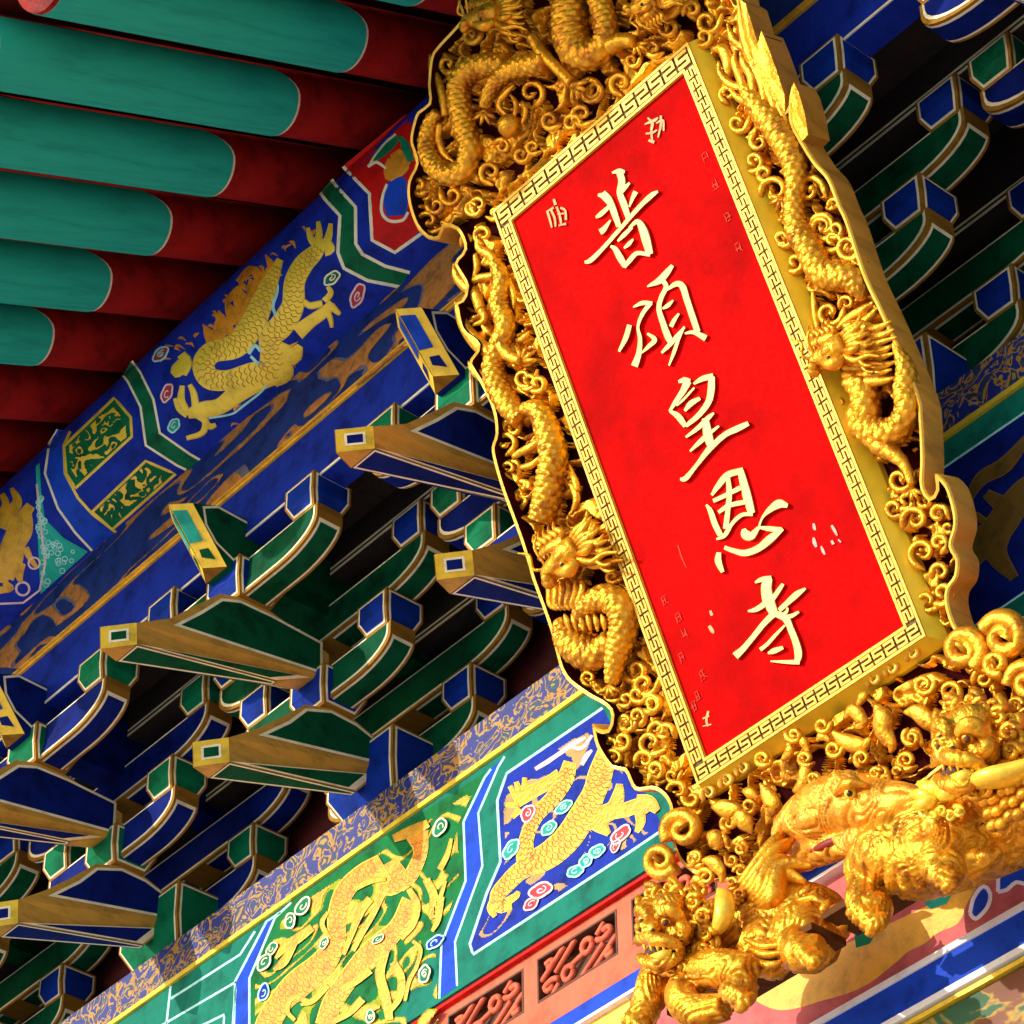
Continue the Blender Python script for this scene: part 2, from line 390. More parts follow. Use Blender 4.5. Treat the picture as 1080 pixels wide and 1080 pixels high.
SLEEVE = sum(((p - Vector((p.x, YB-PUR_N, ZB+PUR_H+PUR_R/math.cos(PHI)))).dot(RD)) for p in p_end)/len(p_end) + 0.05
DXR = (lowx[0]-lowx[5])/5
x0r = sum(lowx[i]+DXR*i for i in range(6))/6 + RR*0.55
proto_r = None
ordn = ['', 'topmost', 'second', 'third', 'fourth', 'fifth', 'sixth']
for k in range(-9, 14):
    x = x0r - DXR*k
    if k == -1: lab = 'red rafter with teal sleeve cut by the top edge of the photo'
    elif 0 <= k <= 5: lab = ['red rafter whose teal sleeve end lies nearest the plaque crest, topmost of the six', 'red rafter with teal sleeve, second of six counted from the top', 'red rafter with teal sleeve, third of six counted from the top', 'red rafter with teal sleeve, fourth of six counted from the top', 'red rafter with teal sleeve, fifth of six counted from the top', 'red rafter whose short teal sleeve end is lowest at the left edge'][k]
    elif k >= 6: lab = 'bare red rafter in shadow beyond the lowest teal sleeve, over the dragon purlin'
    else: lab = 'round red rafter hidden above the plaque and the right bracket sets'
    if proto_r is None: proto_r = make_rafter(x, 0); proto_r['label'] = lab
    else: dup(proto_r, (x, proto_r.location.y, proto_r.location.z), lab)
mb = MB(); o = Vector((0, YB-PUR_N, ZB+PUR_H+(PUR_R+RR)/math.cos(PHI)))
V = []
for x in (XL, XR):
    for s, u in ((-1.6, RR*1.02), (2.2, RR*1.02), (2.2, RR*1.02+0.05), (-1.6, RR*1.02+0.05)): V.append(Vector((x, 0, 0)) + o + RD*s + RU*u)
mb.add(V, [(0, 1, 5, 4), (2, 3, 7, 6), (1, 2, 6, 5), (3, 0, 4, 7), (0, 3, 2, 1), (4, 5, 6, 7)])
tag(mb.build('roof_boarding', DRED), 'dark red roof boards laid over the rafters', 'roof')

I_ = lambda q: q
def paint_dragon(par, surf, strokes, conv, base, k=1.0, body=(0,), m=None, outl=None, sc=None):
    """painted dragon: pale outline, gilt strokes, rows of scale lines on the body strokes"""
    A, B, C_ = MB(), MB(), MB()
    for i, q in enumerate(strokes):
        q = [(p[0], p[1], p[2]*k) for p in conv(q)]
        ribbon(A, surf, [(p[0], p[1], p[2]+2.2) for p in q], base+0.0003*i, 0.001)
        ribbon(B, surf, q, base+0.012+0.0006*i, 0.001)
        if i in body:
            r = spline(q, 4.2)
            for j in range(2, len(r)-2):
                tx, ty = r[j+1][0]-r[j-1][0], r[j+1][1]-r[j-1][1]; l = math.hypot(tx, ty) or 1; tx, ty = tx/l, ty/l; w = r[j][2]*0.40
                for o in ((-0.5, 0.5) if j % 2 else (-0.85, 0.0, 0.85)):
                    x, y = r[j][0]-ty*w*o, r[j][1]+tx*w*o; d = w*0.42
                    ribbon(C_, surf, [(x-ty*d-tx*1.2, y+tx*d-ty*1.2, 0.8), (x+tx*1.2, y+ty*1.2, 1.0), (x+ty*d-tx*1.2, y-tx*d-ty*1.2, 0.8)], base+0.012+0.0006*len(strokes)+0.0006+0.0002*(j % 3), 0.0006, 0, 2.0)
            w0 = [(p[0], p[1], 1.3) for p in q]
    A.build('dragon_outline', outl or YLINE, par); o = B.build('dragon_painting', m or DRGOLD, par)
    if C_.v: C_.build('scale_lines', sc or SCALE, o)
def cloud(par, surf, x, y, r, ang, line, fill, base=0.02):
    """small painted cloud: lobed outline, coloured heart, inner curl"""
    r0 = random.Random(int(x*7+y*13)); lobes = r0.choice((3, 4, 5, 5)); asp = r0.uniform(1.15, 1.75); ph = r0.uniform(0, 6.28); ang += r0.uniform(-0.4, 0.4); sg = r0.choice((1, -1)); r = r*0.84
    c, s_ = math.cos(ang), math.sin(ang)
    def at(a, k): u, v = math.cos(a)*r*asp*k, math.sin(a)*r*0.80*k; return (x+u*c-v*s_, y+u*s_+v*c)
    lob = lambda a: 0.92+0.13*abs(math.cos(lobes*0.5*a+ph))*(1 if lobes > 3 else 1.3)
    f = MB(); patch(f, surf, [at(2*math.pi*i/30, lob(2*math.pi*i/30)) for i in range(30)], base, 0, 0.004)
    o = f.build('cloud', fill, par)
    mb = MB(); ribbon(mb, surf, [at(2*math.pi*i/40, lob(2*math.pi*i/40))+(r*0.20+0.6,) for i in range(41)], base+0.006, 0.001, 0, 1.5)
    for q0, k0 in ((ph, 1.0), (ph+2.4, 0.7))[:r0.choice((1, 2))]: ribbon(mb, surf, [at(q0+sg*a*0.5, (0.58-0.04*a)*k0)+(r*0.13+0.4,) for a in range(0, 11)], base+0.008+k0*0.002, 0.001, 0, 1.5)
    mb.build('cloud_outline', line, o)
def swirl_paint(name, par, surf, poly, size, K, thr, off, m, ang=-0.75, aspect=2.0, step=1.3, seed=0.0):
    """flowing brushwork inside a traced outline, as thin paint on the surface"""
    P = np.array([p[:2] for p in poly]); x0, y0 = P.min(0); x1, y1 = P.max(0)
    X, Y = np.meshgrid(np.arange(x0, x1, step), np.arange(y0, y1, step), indexing='ij'); M_ = np.zeros(X.shape, bool)
    for i in range(len(P)):
        (a, b), (c, d) = P[i], P[i-1]
        if b != d: M_ ^= ((b > Y) != (d > Y)) & (X < (c-a)*(Y-b)/(d-b)+a)
    u = (X*math.cos(ang)+Y*math.sin(ang))/aspect; v = -X*math.sin(ang)+Y*math.cos(ang)
    S_ = swirls(np.stack([u.ravel(), v.ravel(), np.full(u.size, 3.3+seed)], 1), size, K).reshape(X.shape)
    ok = M_ & (S_ > thr); q = ok[:-1, :-1] & ok[1:, :-1] & ok[1:, 1:] & ok[:-1, 1:]
    use = np.zeros(X.shape, bool); use[:-1, :-1] |= q; use[1:, :-1] |= q; use[1:, 1:] |= q; use[:-1, 1:] |= q
    idx = -np.ones(X.shape, int); idx[use] = np.arange(use.sum()); ii, jj = np.nonzero(q)
    mb = MB(); mb.add([surf(float(a), float(b), off) for a, b in zip(X[use], Y[use])], [(int(idx[i, j]), int(idx[i+1, j]), int(idx[i+1, j+1]), int(idx[i, j+1])) for i, j in zip(ii, jj)], 0, True)
    return mb.build(name, m, par)
# ---- dragon purlin
pur = thing('painted_purlin', 'round blue purlin painted with gold dragon and zigzag bands', 'purlin', (-7.5, YB-PUR_N, ZB+PUR_H))
mb = MB(); seg = 64; V = []
for x in (XL, XR):
    for k in range(seg):
        a = 2*math.pi*k/seg; V.append((x, YB-PUR_N+math.cos(a)*PUR_R, ZB+PUR_H+math.sin(a)*PUR_R))
mb.add(V, [(k, (k+1) % seg, seg+(k+1) % seg, seg+k) for k in range(seg)], 0, True)
mb.build('log', BLUE, pur)
c3b = crop(310, 120, 5.4); c2c = crop(120, 240, 4.5); c27 = crop(0, 340, 2.7); c1c = crop(0, 480, 4.909)
def pbuild(mb, name, m): return mb.build(name, m, pur)
w1 = c3b([(150, 450), (180, 490), (262, 580), (250, 790), (285, 880), (420, 950), (600, 985)])
w2 = c3b([(215, 375), (240, 410), (350, 530), (352, 740), (390, 800), (520, 868), (660, 905)])
w3 = c3b([(280, 300), (318, 340), (430, 455), (445, 720), (575, 790), (715, 690), (760, 660)])
mb = MB(); band(mb, PURLIN, w1, w2, 0.003); pbuild(mb, 'green_zigzag_band', GREEN)
mb = MB(); band(mb, PURLIN, w3[:5], c3b([(300, 280), (640, 0), (730, 200), (760, 400), (770, 620)]), 0.003); pbuild(mb, 'red_field', REDB)
mb = MB()
for w in (w1, w2, w3): ribbon(mb, PURLIN, [p+(4.0,) for p in w], 0.007, 0.002, 0, 3, straight=True) if False else ribbon(mb, PURLIN, [(a[0]+(b[0]-a[0])*t/4, a[1]+(b[1]-a[1])*t/4, 3.6) for a, b in zip(w, w[1:]) for t in range(4)]+[w[-1]+(3.6,)], 0.007, 0.002, 0, straight=True)
pbuild(mb, 'zigzag_outline', WHITE)
mb = MB(); ribbon(mb, PURLIN, c3b([(575, 215, 60), (600, 270, 130), (560, 330, 110), (540, 380, 40)]), 0.007); pbuild(mb, 'gold_cloud', ORANGE)
mb = MB(); ribbon(mb, PURLIN, c3b([(450, 260, 30), (500, 215, 60), (560, 165, 50), (600, 130, 20)]), 0.009); ribbon(mb, PURLIN, c3b([(610, 130, 20), (635, 190, 50), (665, 270, 40)]), 0.009); pbuild(mb, 'green_leaf', GREENB)
mb = MB(); ribbon(mb, PURLIN, c3b([(630, 370, 40), (590, 420, 130), (580, 500, 140), (585, 580, 110)]), 0.007); pbuild(mb, 'blue_petal', BLUEB)
mb = MB(); ribbon(mb, PURLIN, c3b([(530, 400, 16), (505, 470, 16), (500, 560, 18), (545, 610, 18), (620, 605, 18), (650, 560, 16)]), 0.011)
ribbon(mb, PURLIN, c3b([(425, 300, 12), (460, 240, 12), (520, 165, 12), (580, 115, 12)]), 0.011); ribbon(mb, PURLIN, c3b([(420, 300, 18), (470, 275, 18), (525, 310, 14)]), 0.011); pbuild(mb, 'petal_outline', WHITE)
# left ornament: green zigzag, arc, boxes, scale corner
gL = c27([(350, 150), (365, 170), (400, 240), (415, 350), (505, 408), (530, 420)]); gR = c27([(375, 110), (398, 140), (437, 220), (455, 315), (540, 375), (575, 395)])
mb = MB(); band(mb, PURLIN, gL, gR, 0.003); pbuild(mb, 'green_zigzag_band', GREEN)
aL = c27([(165, 305), (140, 345), (128, 430), (165, 530), (215, 600), (262, 650)]); aR = c27([(200, 310), (182, 350), (185, 430), (222, 500), (262, 545), (330, 598)])
mb = MB(); band(mb, PURLIN, aL, aR, 0.003); pbuild(mb, 'blue_arc_band', BLUEB)
b1 = [c27([(182, 352), (188, 430), (215, 472)]), c27([(325, 215), (372, 270), (375, 325)])]
b2 = [c27([(262, 540), (320, 590)]), c27([(415, 395), (500, 432)])]
mb = MB(); band(mb, PURLIN, b1[0], b1[1], 0.003); band(mb, PURLIN, b2[0], b2[1], 0.003); pbuild(mb, 'green_box', GREEN)
mb = MB()
def poly_line(mb, surf, pts, w, off):
    q = [(a[0]+(b[0]-a[0])*t/5, a[1]+(b[1]-a[1])*t/5, w) for a, b in zip(pts, pts[1:]) for t in range(5)]+[tuple(pts[-1][:2])+(w,)]
    ribbon(mb, surf, q, off, 0.002, 0, straight=True)
for w in (gL, gR, aL): mb = MB(); poly_line(mb, PURLIN, w, 2.6, 0.007); pbuild(mb, 'ornament_outline', WHITE)
mb = MB()
poly_line(mb, PURLIN, aR, 3, 0.007); poly_line(mb, PURLIN, b1[0]+b1[1][::-1]+[b1[0][0]], 3, 0.009); poly_line(mb, PURLIN, b2[0]+b2[1][::-1]+[b2[0][0]], 3, 0.009)
pbuild(mb, 'box_outline', YLINE)
rnd = random.Random(3)
def at(P, s):
    k = min(len(P)-2, int(s*(len(P)-1))); f = s*(len(P)-1)-k
    return (P[k][0]+(P[k+1][0]-P[k][0])*f, P[k][1]+(P[k+1][1]-P[k][1])*f)
for i_, (A, B) in enumerate((b1, b2)):
    q = A+B[::-1]; cx_ = sum(p[0] for p in q)/len(q); cy_ = sum(p[1] for p in q)/len(q)
    q = [(cx_+(p[0]-cx_)*0.86, cy_+(p[1]-cy_)*0.86) for p in q]
    swirl_paint('gold_leafage', pur, PURLIN, q, 11.0, 2.6, 0.62, 0.03, YLINE, -0.7, 1.2, 0.9, i_*4.0)
tri = [c1c([(205, 40), (212, 180), (232, 330), (330, 430), (455, 500)]), c1c([(185, 60), (190, 200), (195, 420), (205, 620), (210, 720)])]
mb = MB(); band(mb, PURLIN, tri[0], tri[1], 0.003); pbuild(mb, 'teal_scale_corner', TEAL)
mb = MB()
for i in range(46):
    s = rnd.uniform(0.3, 0.98); t = rnd.uniform(0.05, 0.95)
    a, b = at(tri[0], s), at(tri[1], s); x, y = a[0]+(b[0]-a[0])*t, a[1]+(b[1]-a[1])*t
    ring(mb, PURLIN, x, y, rnd.uniform(1.6, 2.8), 1.1, 0.006+0.0002*(i % 12))
pbuild(mb, 'scale_rings', CYAN)
mb = MB()
for k, q in enumerate([[(160, 260, 50), (110, 330, 70), (60, 430, 80), (20, 560, 90), (0, 660, 80)], [(150, 300, 30), (140, 390, 60), (90, 470, 80), (70, 560, 90), (40, 640, 60)], [(60, 170, 20), (90, 240, 50), (50, 300, 60), (10, 380, 60)], [(10, 200, 30), (30, 260, 40), (-10, 330, 50)], [(130, 480, 40), (160, 540, 30), (190, 580, 20)], [(20, 660, 30), (60, 690, 30), (-10, 700, 40)], [(120, 560, 30), (100, 620, 40), (110, 660, 20)]]):
    ribbon(mb, PURLIN, c1c(q), 0.006+0.0008*k)
pbuild(mb, 'dragon_tail_painting', DRGOLD)
mb = MB()
poly_line(mb, PURLIN, c1c([(190, 150), (215, 400), (235, 560), (205, 700), (120, 765), (0, 770)]), 2.2, 0.009)
ring(mb, PURLIN, 24, 621, 7, 2.4, 0.010); ring(mb, PURLIN, 36, 594, 6, 2, 0.010)
pbuild(mb, 'cloud_outline', PINKL)
# the gold dragon
DR = [[(1000, 60, 30), (955, 120, 60), (900, 175, 75), (858, 260, 80), (850, 370, 88), (800, 460, 95), (745, 520, 90), (750, 600, 90), (735, 680, 100), (650, 700, 95), (540, 725, 78), (455, 715, 85), (425, 650, 85), (470, 590, 85), (580, 560, 95), (650, 470, 100), (700, 360, 90), (745, 250, 60), (790, 150, 20)],
      [(760, 690, 90), (660, 740, 80), (570, 800, 70), (500, 850, 60), (420, 865, 60), (350, 885, 30)],
      [(870, 500, 60), (930, 450, 45), (1000, 400, 40), (1040, 360, 30)], [(760, 560, 50), (800, 590, 70), (850, 610, 70), (885, 560, 20)], [(790, 620, 60), (815, 690, 60), (760, 740, 30)],
      [(350, 880, 25), (320, 820, 24), (325, 750, 12)], [(390, 860, 25), (380, 790, 20), (360, 745, 10)], [(400, 890, 24), (435, 920, 22), (420, 975, 18), (345, 1000, 10)], [(430, 925, 18), (460, 945, 18), (485, 935, 8)], [(350, 890, 20), (310, 860, 16), (290, 810, 8)],
      [(980, 90, 30), (940, 60, 22), (920, 0, 8)], [(1000, 90, 30), (1020, 40, 22), (1030, -20, 8)], [(1000, 110, 40), (1030, 100, 30), (1020, 60, 8)], [(960, 100, 30), (975, 30, 20), (970, -30, 8)],
      [(1030, 370, 24), (1060, 400, 16), (1075, 410, 8)], [(1010, 390, 20), (1030, 440, 14), (1035, 475, 6)], [(990, 360, 20), (930, 370, 22), (895, 340, 8)], [(1000, 350, 20), (1030, 310, 16), (1015, 280, 8)],
      [(330, 640, 40), (300, 680, 50), (280, 700, 20)], [(320, 600, 30), (345, 640, 40), (330, 700, 20)]]
paint_dragon(pur, PURLIN, DR, c2c, 0.010, 1.12, (0,), GOLDB, None, mat('soft_scale_line', (0.62, 0.27, 0.02), 0.5))
mb = MB(); r9 = random.Random(9)
for i in range(34):
    t = r9.uniform(0.02, 1.0); x, y = 150+170*t, 385-150*t; o_ = r9.choice((r9.uniform(2, 16), r9.uniform(2, 16), r9.uniform(92, 112)))
    x += 0.67*o_; y += 0.74*o_; a = -0.74+r9.uniform(-1.0, 1.0); l = r9.uniform(5, 12)
    ribbon(mb, PURLIN, [(x, y, 0.6), (x+math.cos(a)*l*.4, y+math.sin(a)*l*.4, r9.uniform(2, 4)), (x+math.cos(a+.7)*l, y+math.sin(a+.7)*l, 0.5)], 0.006+0.0003*(i % 9), 0.001)
mb.build('flame_wisps', ORANGE, pur)
mb = MB()
for i in range(16):
    t = i/15; x = 420+300*t; y = 520-330*t+rnd.uniform(-20, 20)
    ribbon(mb, PURLIN, c2c([(x+60, y+60, 46), (x+30, y+5, 40), (x+rnd.uniform(-20, 50), y-50, 8)]), 0.005+0.0003*(i % 6), 0.002)
for q in [[(590, 260, 30), (650, 200, 40), (690, 230, 30), (640, 290, 30), (600, 260, 20)], [(540, 350, 30), (580, 300, 30), (620, 270, 20)]]: ribbon(mb, PURLIN, c2c(q), 0.0085, 0.002)
pbuild(mb, 'mane_painting', ORANGE)
mb = MB()
for i, q in enumerate([[(770, 420, 14), (755, 370, 16), (775, 310, 14), (780, 270, 6)], [(450, 905, 10), (560, 885, 10), (610, 850, 12), (700, 780, 10), (730, 740, 6)], [(640, 600, 18), (670, 560, 18), (700, 590, 14)], [(650, 610, 14), (690, 650, 16), (715, 640, 8)]]): mb = MB(); ribbon(mb, PURLIN, c2c(q), 0.022+0.0005*i, 0.002); pbuild(mb, 'whisker_outline', CYAN)
CH1 = mat('rose_heart', (0.45, 0.05, 0.07), 0.6, spec=0.1)
for x, y, r, a_, l_, f_ in ((285, 940, 34, -0.9, CYAN, TEALB), (1035, 240, 36, -0.9, WHITE, GREENB), (252, 785, 34, -1.2, PINKL, CH1), (222, 600, 36, -0.7, CYAN, CH1)):
    p = c2c([(x, y)])[0]; cloud(pur, PURLIN, p[0], p[1], r/4.5, a_, l_, f_)
p = c3b([(362, 1035)])[0]; cloud(pur, PURLIN, p[0], p[1], 9, -0.8, PINKL, CH1)

# ---- frieze, gold bead, blue rail below it
NF = 0.625
fz = thing('painted_frieze', 'blue frieze board with rusty brown cloud strokes below the dragon purlin', 'frieze', (-7.5, YB-NF, ZB+1.5))
mb = MB(); bbox(mb, XL, XR, 0.49, NF, 1.36, 1.72); mb.build('board', mat('dusty_blue_paint', (0.014, 0.035, 0.20), 0.6, 0.0, 0.4, 8, 0.2, spec=0.1), fz)
FZ = FACE(NF); fp = [FZ(x_, y_) for x_, y_ in ((-30, 700), (500, 330))]
fpoly = [(-40, 700), (-40, 655), (120, 520), (300, 372), (480, 215), (520, 190), (520, 290), (420, 372), (240, 520), (60, 672), (20, 706)]
swirl_paint('cloud_stroke_edges', fz, FZ, fpoly, 15.0, 1.9, 0.50, 0.012, mat('grey_blue_line', (0.16, 0.14, 0.22), 0.6, spec=0.1), -0.76, 4.2, 1.0, 6.0)
swirl_paint('cloud_strokes', fz, FZ, fpoly, 15.0, 1.9, 0.64, 0.026, mat('rusty_brown_paint', (0.50, 0.20, 0.05), 0.6, 0.0, 0.4, 20, 0.3, dirt=(0.22, 0.08, 0.03), spec=0.1), -0.76, 4.2, 1.0, 6.0)
mb = MB(); bbox(mb, XL, XR, 0.49, NF+0.007, 1.352, 1.3595); bbox(mb, XL, XR, 0.49, NF-0.003, 1.340, 1.3515)
tag(mb.build('gold_bead', YEL), 'thin double gold bead under the brown clouded frieze', 'moulding')
rail = thing('blue_rail', 'plain blue rail between gold bead and bracket blocks', 'rail', (-7, YB-0.56, ZB+1.1))
mb = MB(); bbox(mb, XL, XR, 0.505, 0.612, 1.07, 1.3395); mb.build('board', BLUE, rail)
mb = MB(); bbox(mb, XL, XR, 0.6121, 0.616, 1.074, 1.084); mb.build('white_line', WHITE, rail)

# ---- bracket sets
XB, SP = -7.10, 1.31
def side_prism(mb, poly, x0, x1, mi=0):        # (outward, height) polygon extruded along the facade
    n = len(poly)
    V = [(x0, YB-a, ZB+b) for a, b in poly] + [(x1, YB-a, ZB+b) for a, b in poly]
    mb.add(V, [tuple(range(n))[::-1], tuple(range(n, 2*n))] + [(i, (i+1) % n, n+(i+1) % n, n+i) for i in range(n)], mi)
def inset_plate(name, polyverts, normal, mats, t1, t2, d0, parent, lift=0.0022):
    """a painted panel: a coloured field inside a pale line, standing a hair proud of the timber."""
    bm = bmesh.new(); nv = Vector(normal)
    f = bm.faces.new([bm.verts.new(Vector(p)+nv*d0) for p in polyverts]); f.normal_update()
    if f.normal.dot(nv) < 0: f.normal_flip()
    bmesh.ops.inset_individual(bm, faces=[f], thickness=t1, depth=0.0, use_even_offset=True)
    inner = f
    for q in bm.faces: q.material_index = 0
    inner.material_index = 1
    r = bmesh.ops.inset_individual(bm, faces=[inner], thickness=t2, depth=0.0, use_even_offset=True)
    for q in r['faces']: q.material_index = 1
    inner.material_index = 2
    off = parent_world(parent); V = [v.co-off for v in bm.verts]
    bm.verts.index_update(); F_ = [([v.index for v in q.verts], q.material_index) for q in bm.faces]; bm.free()
    return V, F_
def add_plate(mb, polyverts, normal, t1, t2, mi, d0=0.002):
    """mi = (border, line, field)"""
    V, F_ = inset_plate('', polyverts, normal, None, t1, t2, d0, None)
    for f, k in F_: pass
    o = len(mb.v); mb.v += [Vector(v) for v in V]
    for f, k in F_: mb.f.append([i+o for i in f]); mb.m.append(mi[k]); mb.sm.append(False)
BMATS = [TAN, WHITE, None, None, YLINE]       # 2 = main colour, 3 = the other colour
def bracket_block(mb, x, n, h, w, hh, taper, field):
    """bearing block: upright upper half, tapering foot; every face framed."""
    a = w/2; b = a-taper; hm = h+hh*0.42
    top = [(x-a, n-a), (x+a, n-a), (x+a, n+a), (x-a, n+a)]; bot = [(x-b, n-b), (x+b, n-b), (x+b, n+b), (x-b, n+b)]
    V = [Vector((p[0], YB-p[1], ZB+h)) for p in bot] + [Vector((p[0], YB-p[1], ZB+hm)) for p in top] + [Vector((p[0], YB-p[1], ZB+h+hh)) for p in top]
    mb.add(V, [(3, 2, 1, 0), (8, 9, 10, 11)] + [(i, (i+1) % 4, 4+(i+1) % 4, 4+i) for i in range(4)] + [(4+i, 4+(i+1) % 4, 8+(i+1) % 4, 8+i) for i in range(4)], 0)
    cen = Vector((x, YB-n, ZB+h+hh*0.6))
    for i in range(4):
        j = (i+1) % 4
        for q in ([V[i], V[j], V[4+j], V[4+i]], [V[4+i], V[4+j], V[8+j], V[8+i]]):
            nv = (q[1]-q[0]).cross(q[2]-q[0]).normalized()
            if nv.dot(q[0]-cen) < 0: nv = -nv
    # one framed hexagonal field per side, folded over the taper
    for i in range(4):
        j = (i+1) % 4
        lo = [V[i], V[j], V[4+j], V[4+i]]; up = [V[4+i], V[4+j], V[8+j], V[8+i]]
        for q, isup in ((lo, 0), (up, 1)):
            nv = (q[1]-q[0]).cross(q[2]-q[0]).normalized()
            if nv.dot((q[0]+q[2])/2-cen) < 0: nv = -nv
            c0, c1, c2_, c3 = q; e = (c1-c0).normalized(); g0 = 0.010; l0 = 0.0085
            up_ = (c3-c0 + c2_-c1)*0.5; L = up_.length; up_ = up_/L
            def quad(i0, i1, v0, v1):       # i0/i1 side insets, v0/v1 along the height
                def P(s, v):
                    A = c0+(c3-c0)*(v/L); B = c1+(c2_-c1)*(v/L); d = (B-A).normalized()
                    return (A+d*s) if s >= 0 else (B+d*s)
                return [P(i0, v0), P(-i1, v0), P(-i1, v1), P(i0, v1)]
            vv = (g0, L) if not isup else (-0.003, L-g0*0.8)
            mb.add([p+nv*0.0015 for p in quad(g0, g0, *vv)], [(0, 1, 2, 3)], 1)
            vv = (g0+l0, L) if not isup else (-0.003, L-g0*0.8-l0)
            mb.add([p+nv*0.003 for p in quad(g0+l0, g0+l0, *vv)], [(0, 1, 2, 3)], field)
def arm_profile(L, h0, h1, rise, k=7):
    """boat-shaped arm, (along, height): flat bottom curving up to the ends."""
    cl = min(0.22, L*0.55); q = []
    for i in range(k+1):
        t = i/k; q.append((L-cl+cl*math.sin(t*math.pi/2)*1.0, h0+rise*(1-math.cos(t*math.pi/2))))
    return q
def bracket_arm(mb, x, n, L, h0, h1, field, th=0.112, rise=None):
    rise = rise if rise is not None else (h1-h0)*0.62
    e = arm_profile(L, h0, h1, rise); bot = [(-p[0], p[1]) for p in e[::-1]] + e
    prof = bot + [(L, h1), (-L, h1)]; m = len(prof); a = th/2
    V = [(x+p[0], YB-n-a, ZB+p[1]) for p in prof] + [(x+p[0], YB-n+a, ZB+p[1]) for p in prof]
    mb.add(V, [tuple(range(m)), tuple(range(m, 2*m))[::-1]] + [(i, (i+1) % m, m+(i+1) % m, m+i) for i in range(m)], 0)
    # front and back faces: strips that follow the curve
    def strip(d, lo, hi, mi, end):
        for sgn in (1, -1):
            A = [(p[0]*(1-end/L), p[1]+lo) for p in bot]; B = [(p[0]*(1-end/L), max(min(h1-hi, p[1]+lo+0.5), p[1]+lo+0.004) if True else 0) for p in bot]
            B = [(p[0], h1-hi) if h1-hi > q_[1]+0.004 else (p[0], q_[1]+0.004) for p, q_ in zip(B, A)]
            y = YB-n-sgn*(a+d)
            mb.add([(x+p[0], y, ZB+p[1]) for p in A] + [(x+p[0], y, ZB+p[1]) for p in B], [(i, i+1, len(A)+i+1, len(A)+i) for i in range(len(A)-1)], mi)
    strip(0.0015, 0.010, 0.003, 1, 0.012); strip(0.003, 0.019, 0.011, field, 0.021)
    # underside: pale line and colour field
    for ins, d, mi, cut in ((0.010, 0.0015, 1, 0.010), (0.019, 0.003, field, 0.020)):
        for half in (1, -1):
            pts = [(half*0.075, h0)] + [(half*p[0], p[1]) for p in e]
            pts[-1] = (pts[-1][0]-half*0.001, pts[-1][1]-0.002)
            vs_ = []
            for i, p in enumerate(pts):
                a_ = pts[max(0, i-1)]; b_ = pts[min(len(pts)-1, i+1)]; tx, tz = b_[0]-a_[0], b_[1]-a_[1]; l = math.hypot(tx, tz) or 1
                nx, nz = (tz/l*half*1, -abs(tx)/l)
                nx = half*abs(tz)/l
                q0 = (p[0]+nx*d, p[1]+nz*d)
                if i == len(pts)-1: q0 = (q0[0], q0[1]-cut*0.5)
                vs_.append(q0)
            vs_ = vs_[:-1] if cut > 0.015 else vs_
            c = len(vs_)
            mb.add([(x+p[0], YB-n-a+ins, ZB+p[1]) for p in vs_] + [(x+p[0], YB-n+a-ins, ZB+p[1]) for p in vs_], [(i, i+1, c+i+1, c+i) for i in range(c-1)], mi)
XS = XB+0.06
def nh(pts): return [NH(p, XS) for p in pts]
c6 = crop(260, 600, 4.5); c5 = crop(100, 620, 4.5); c4 = crop(160, 480, 4.5)
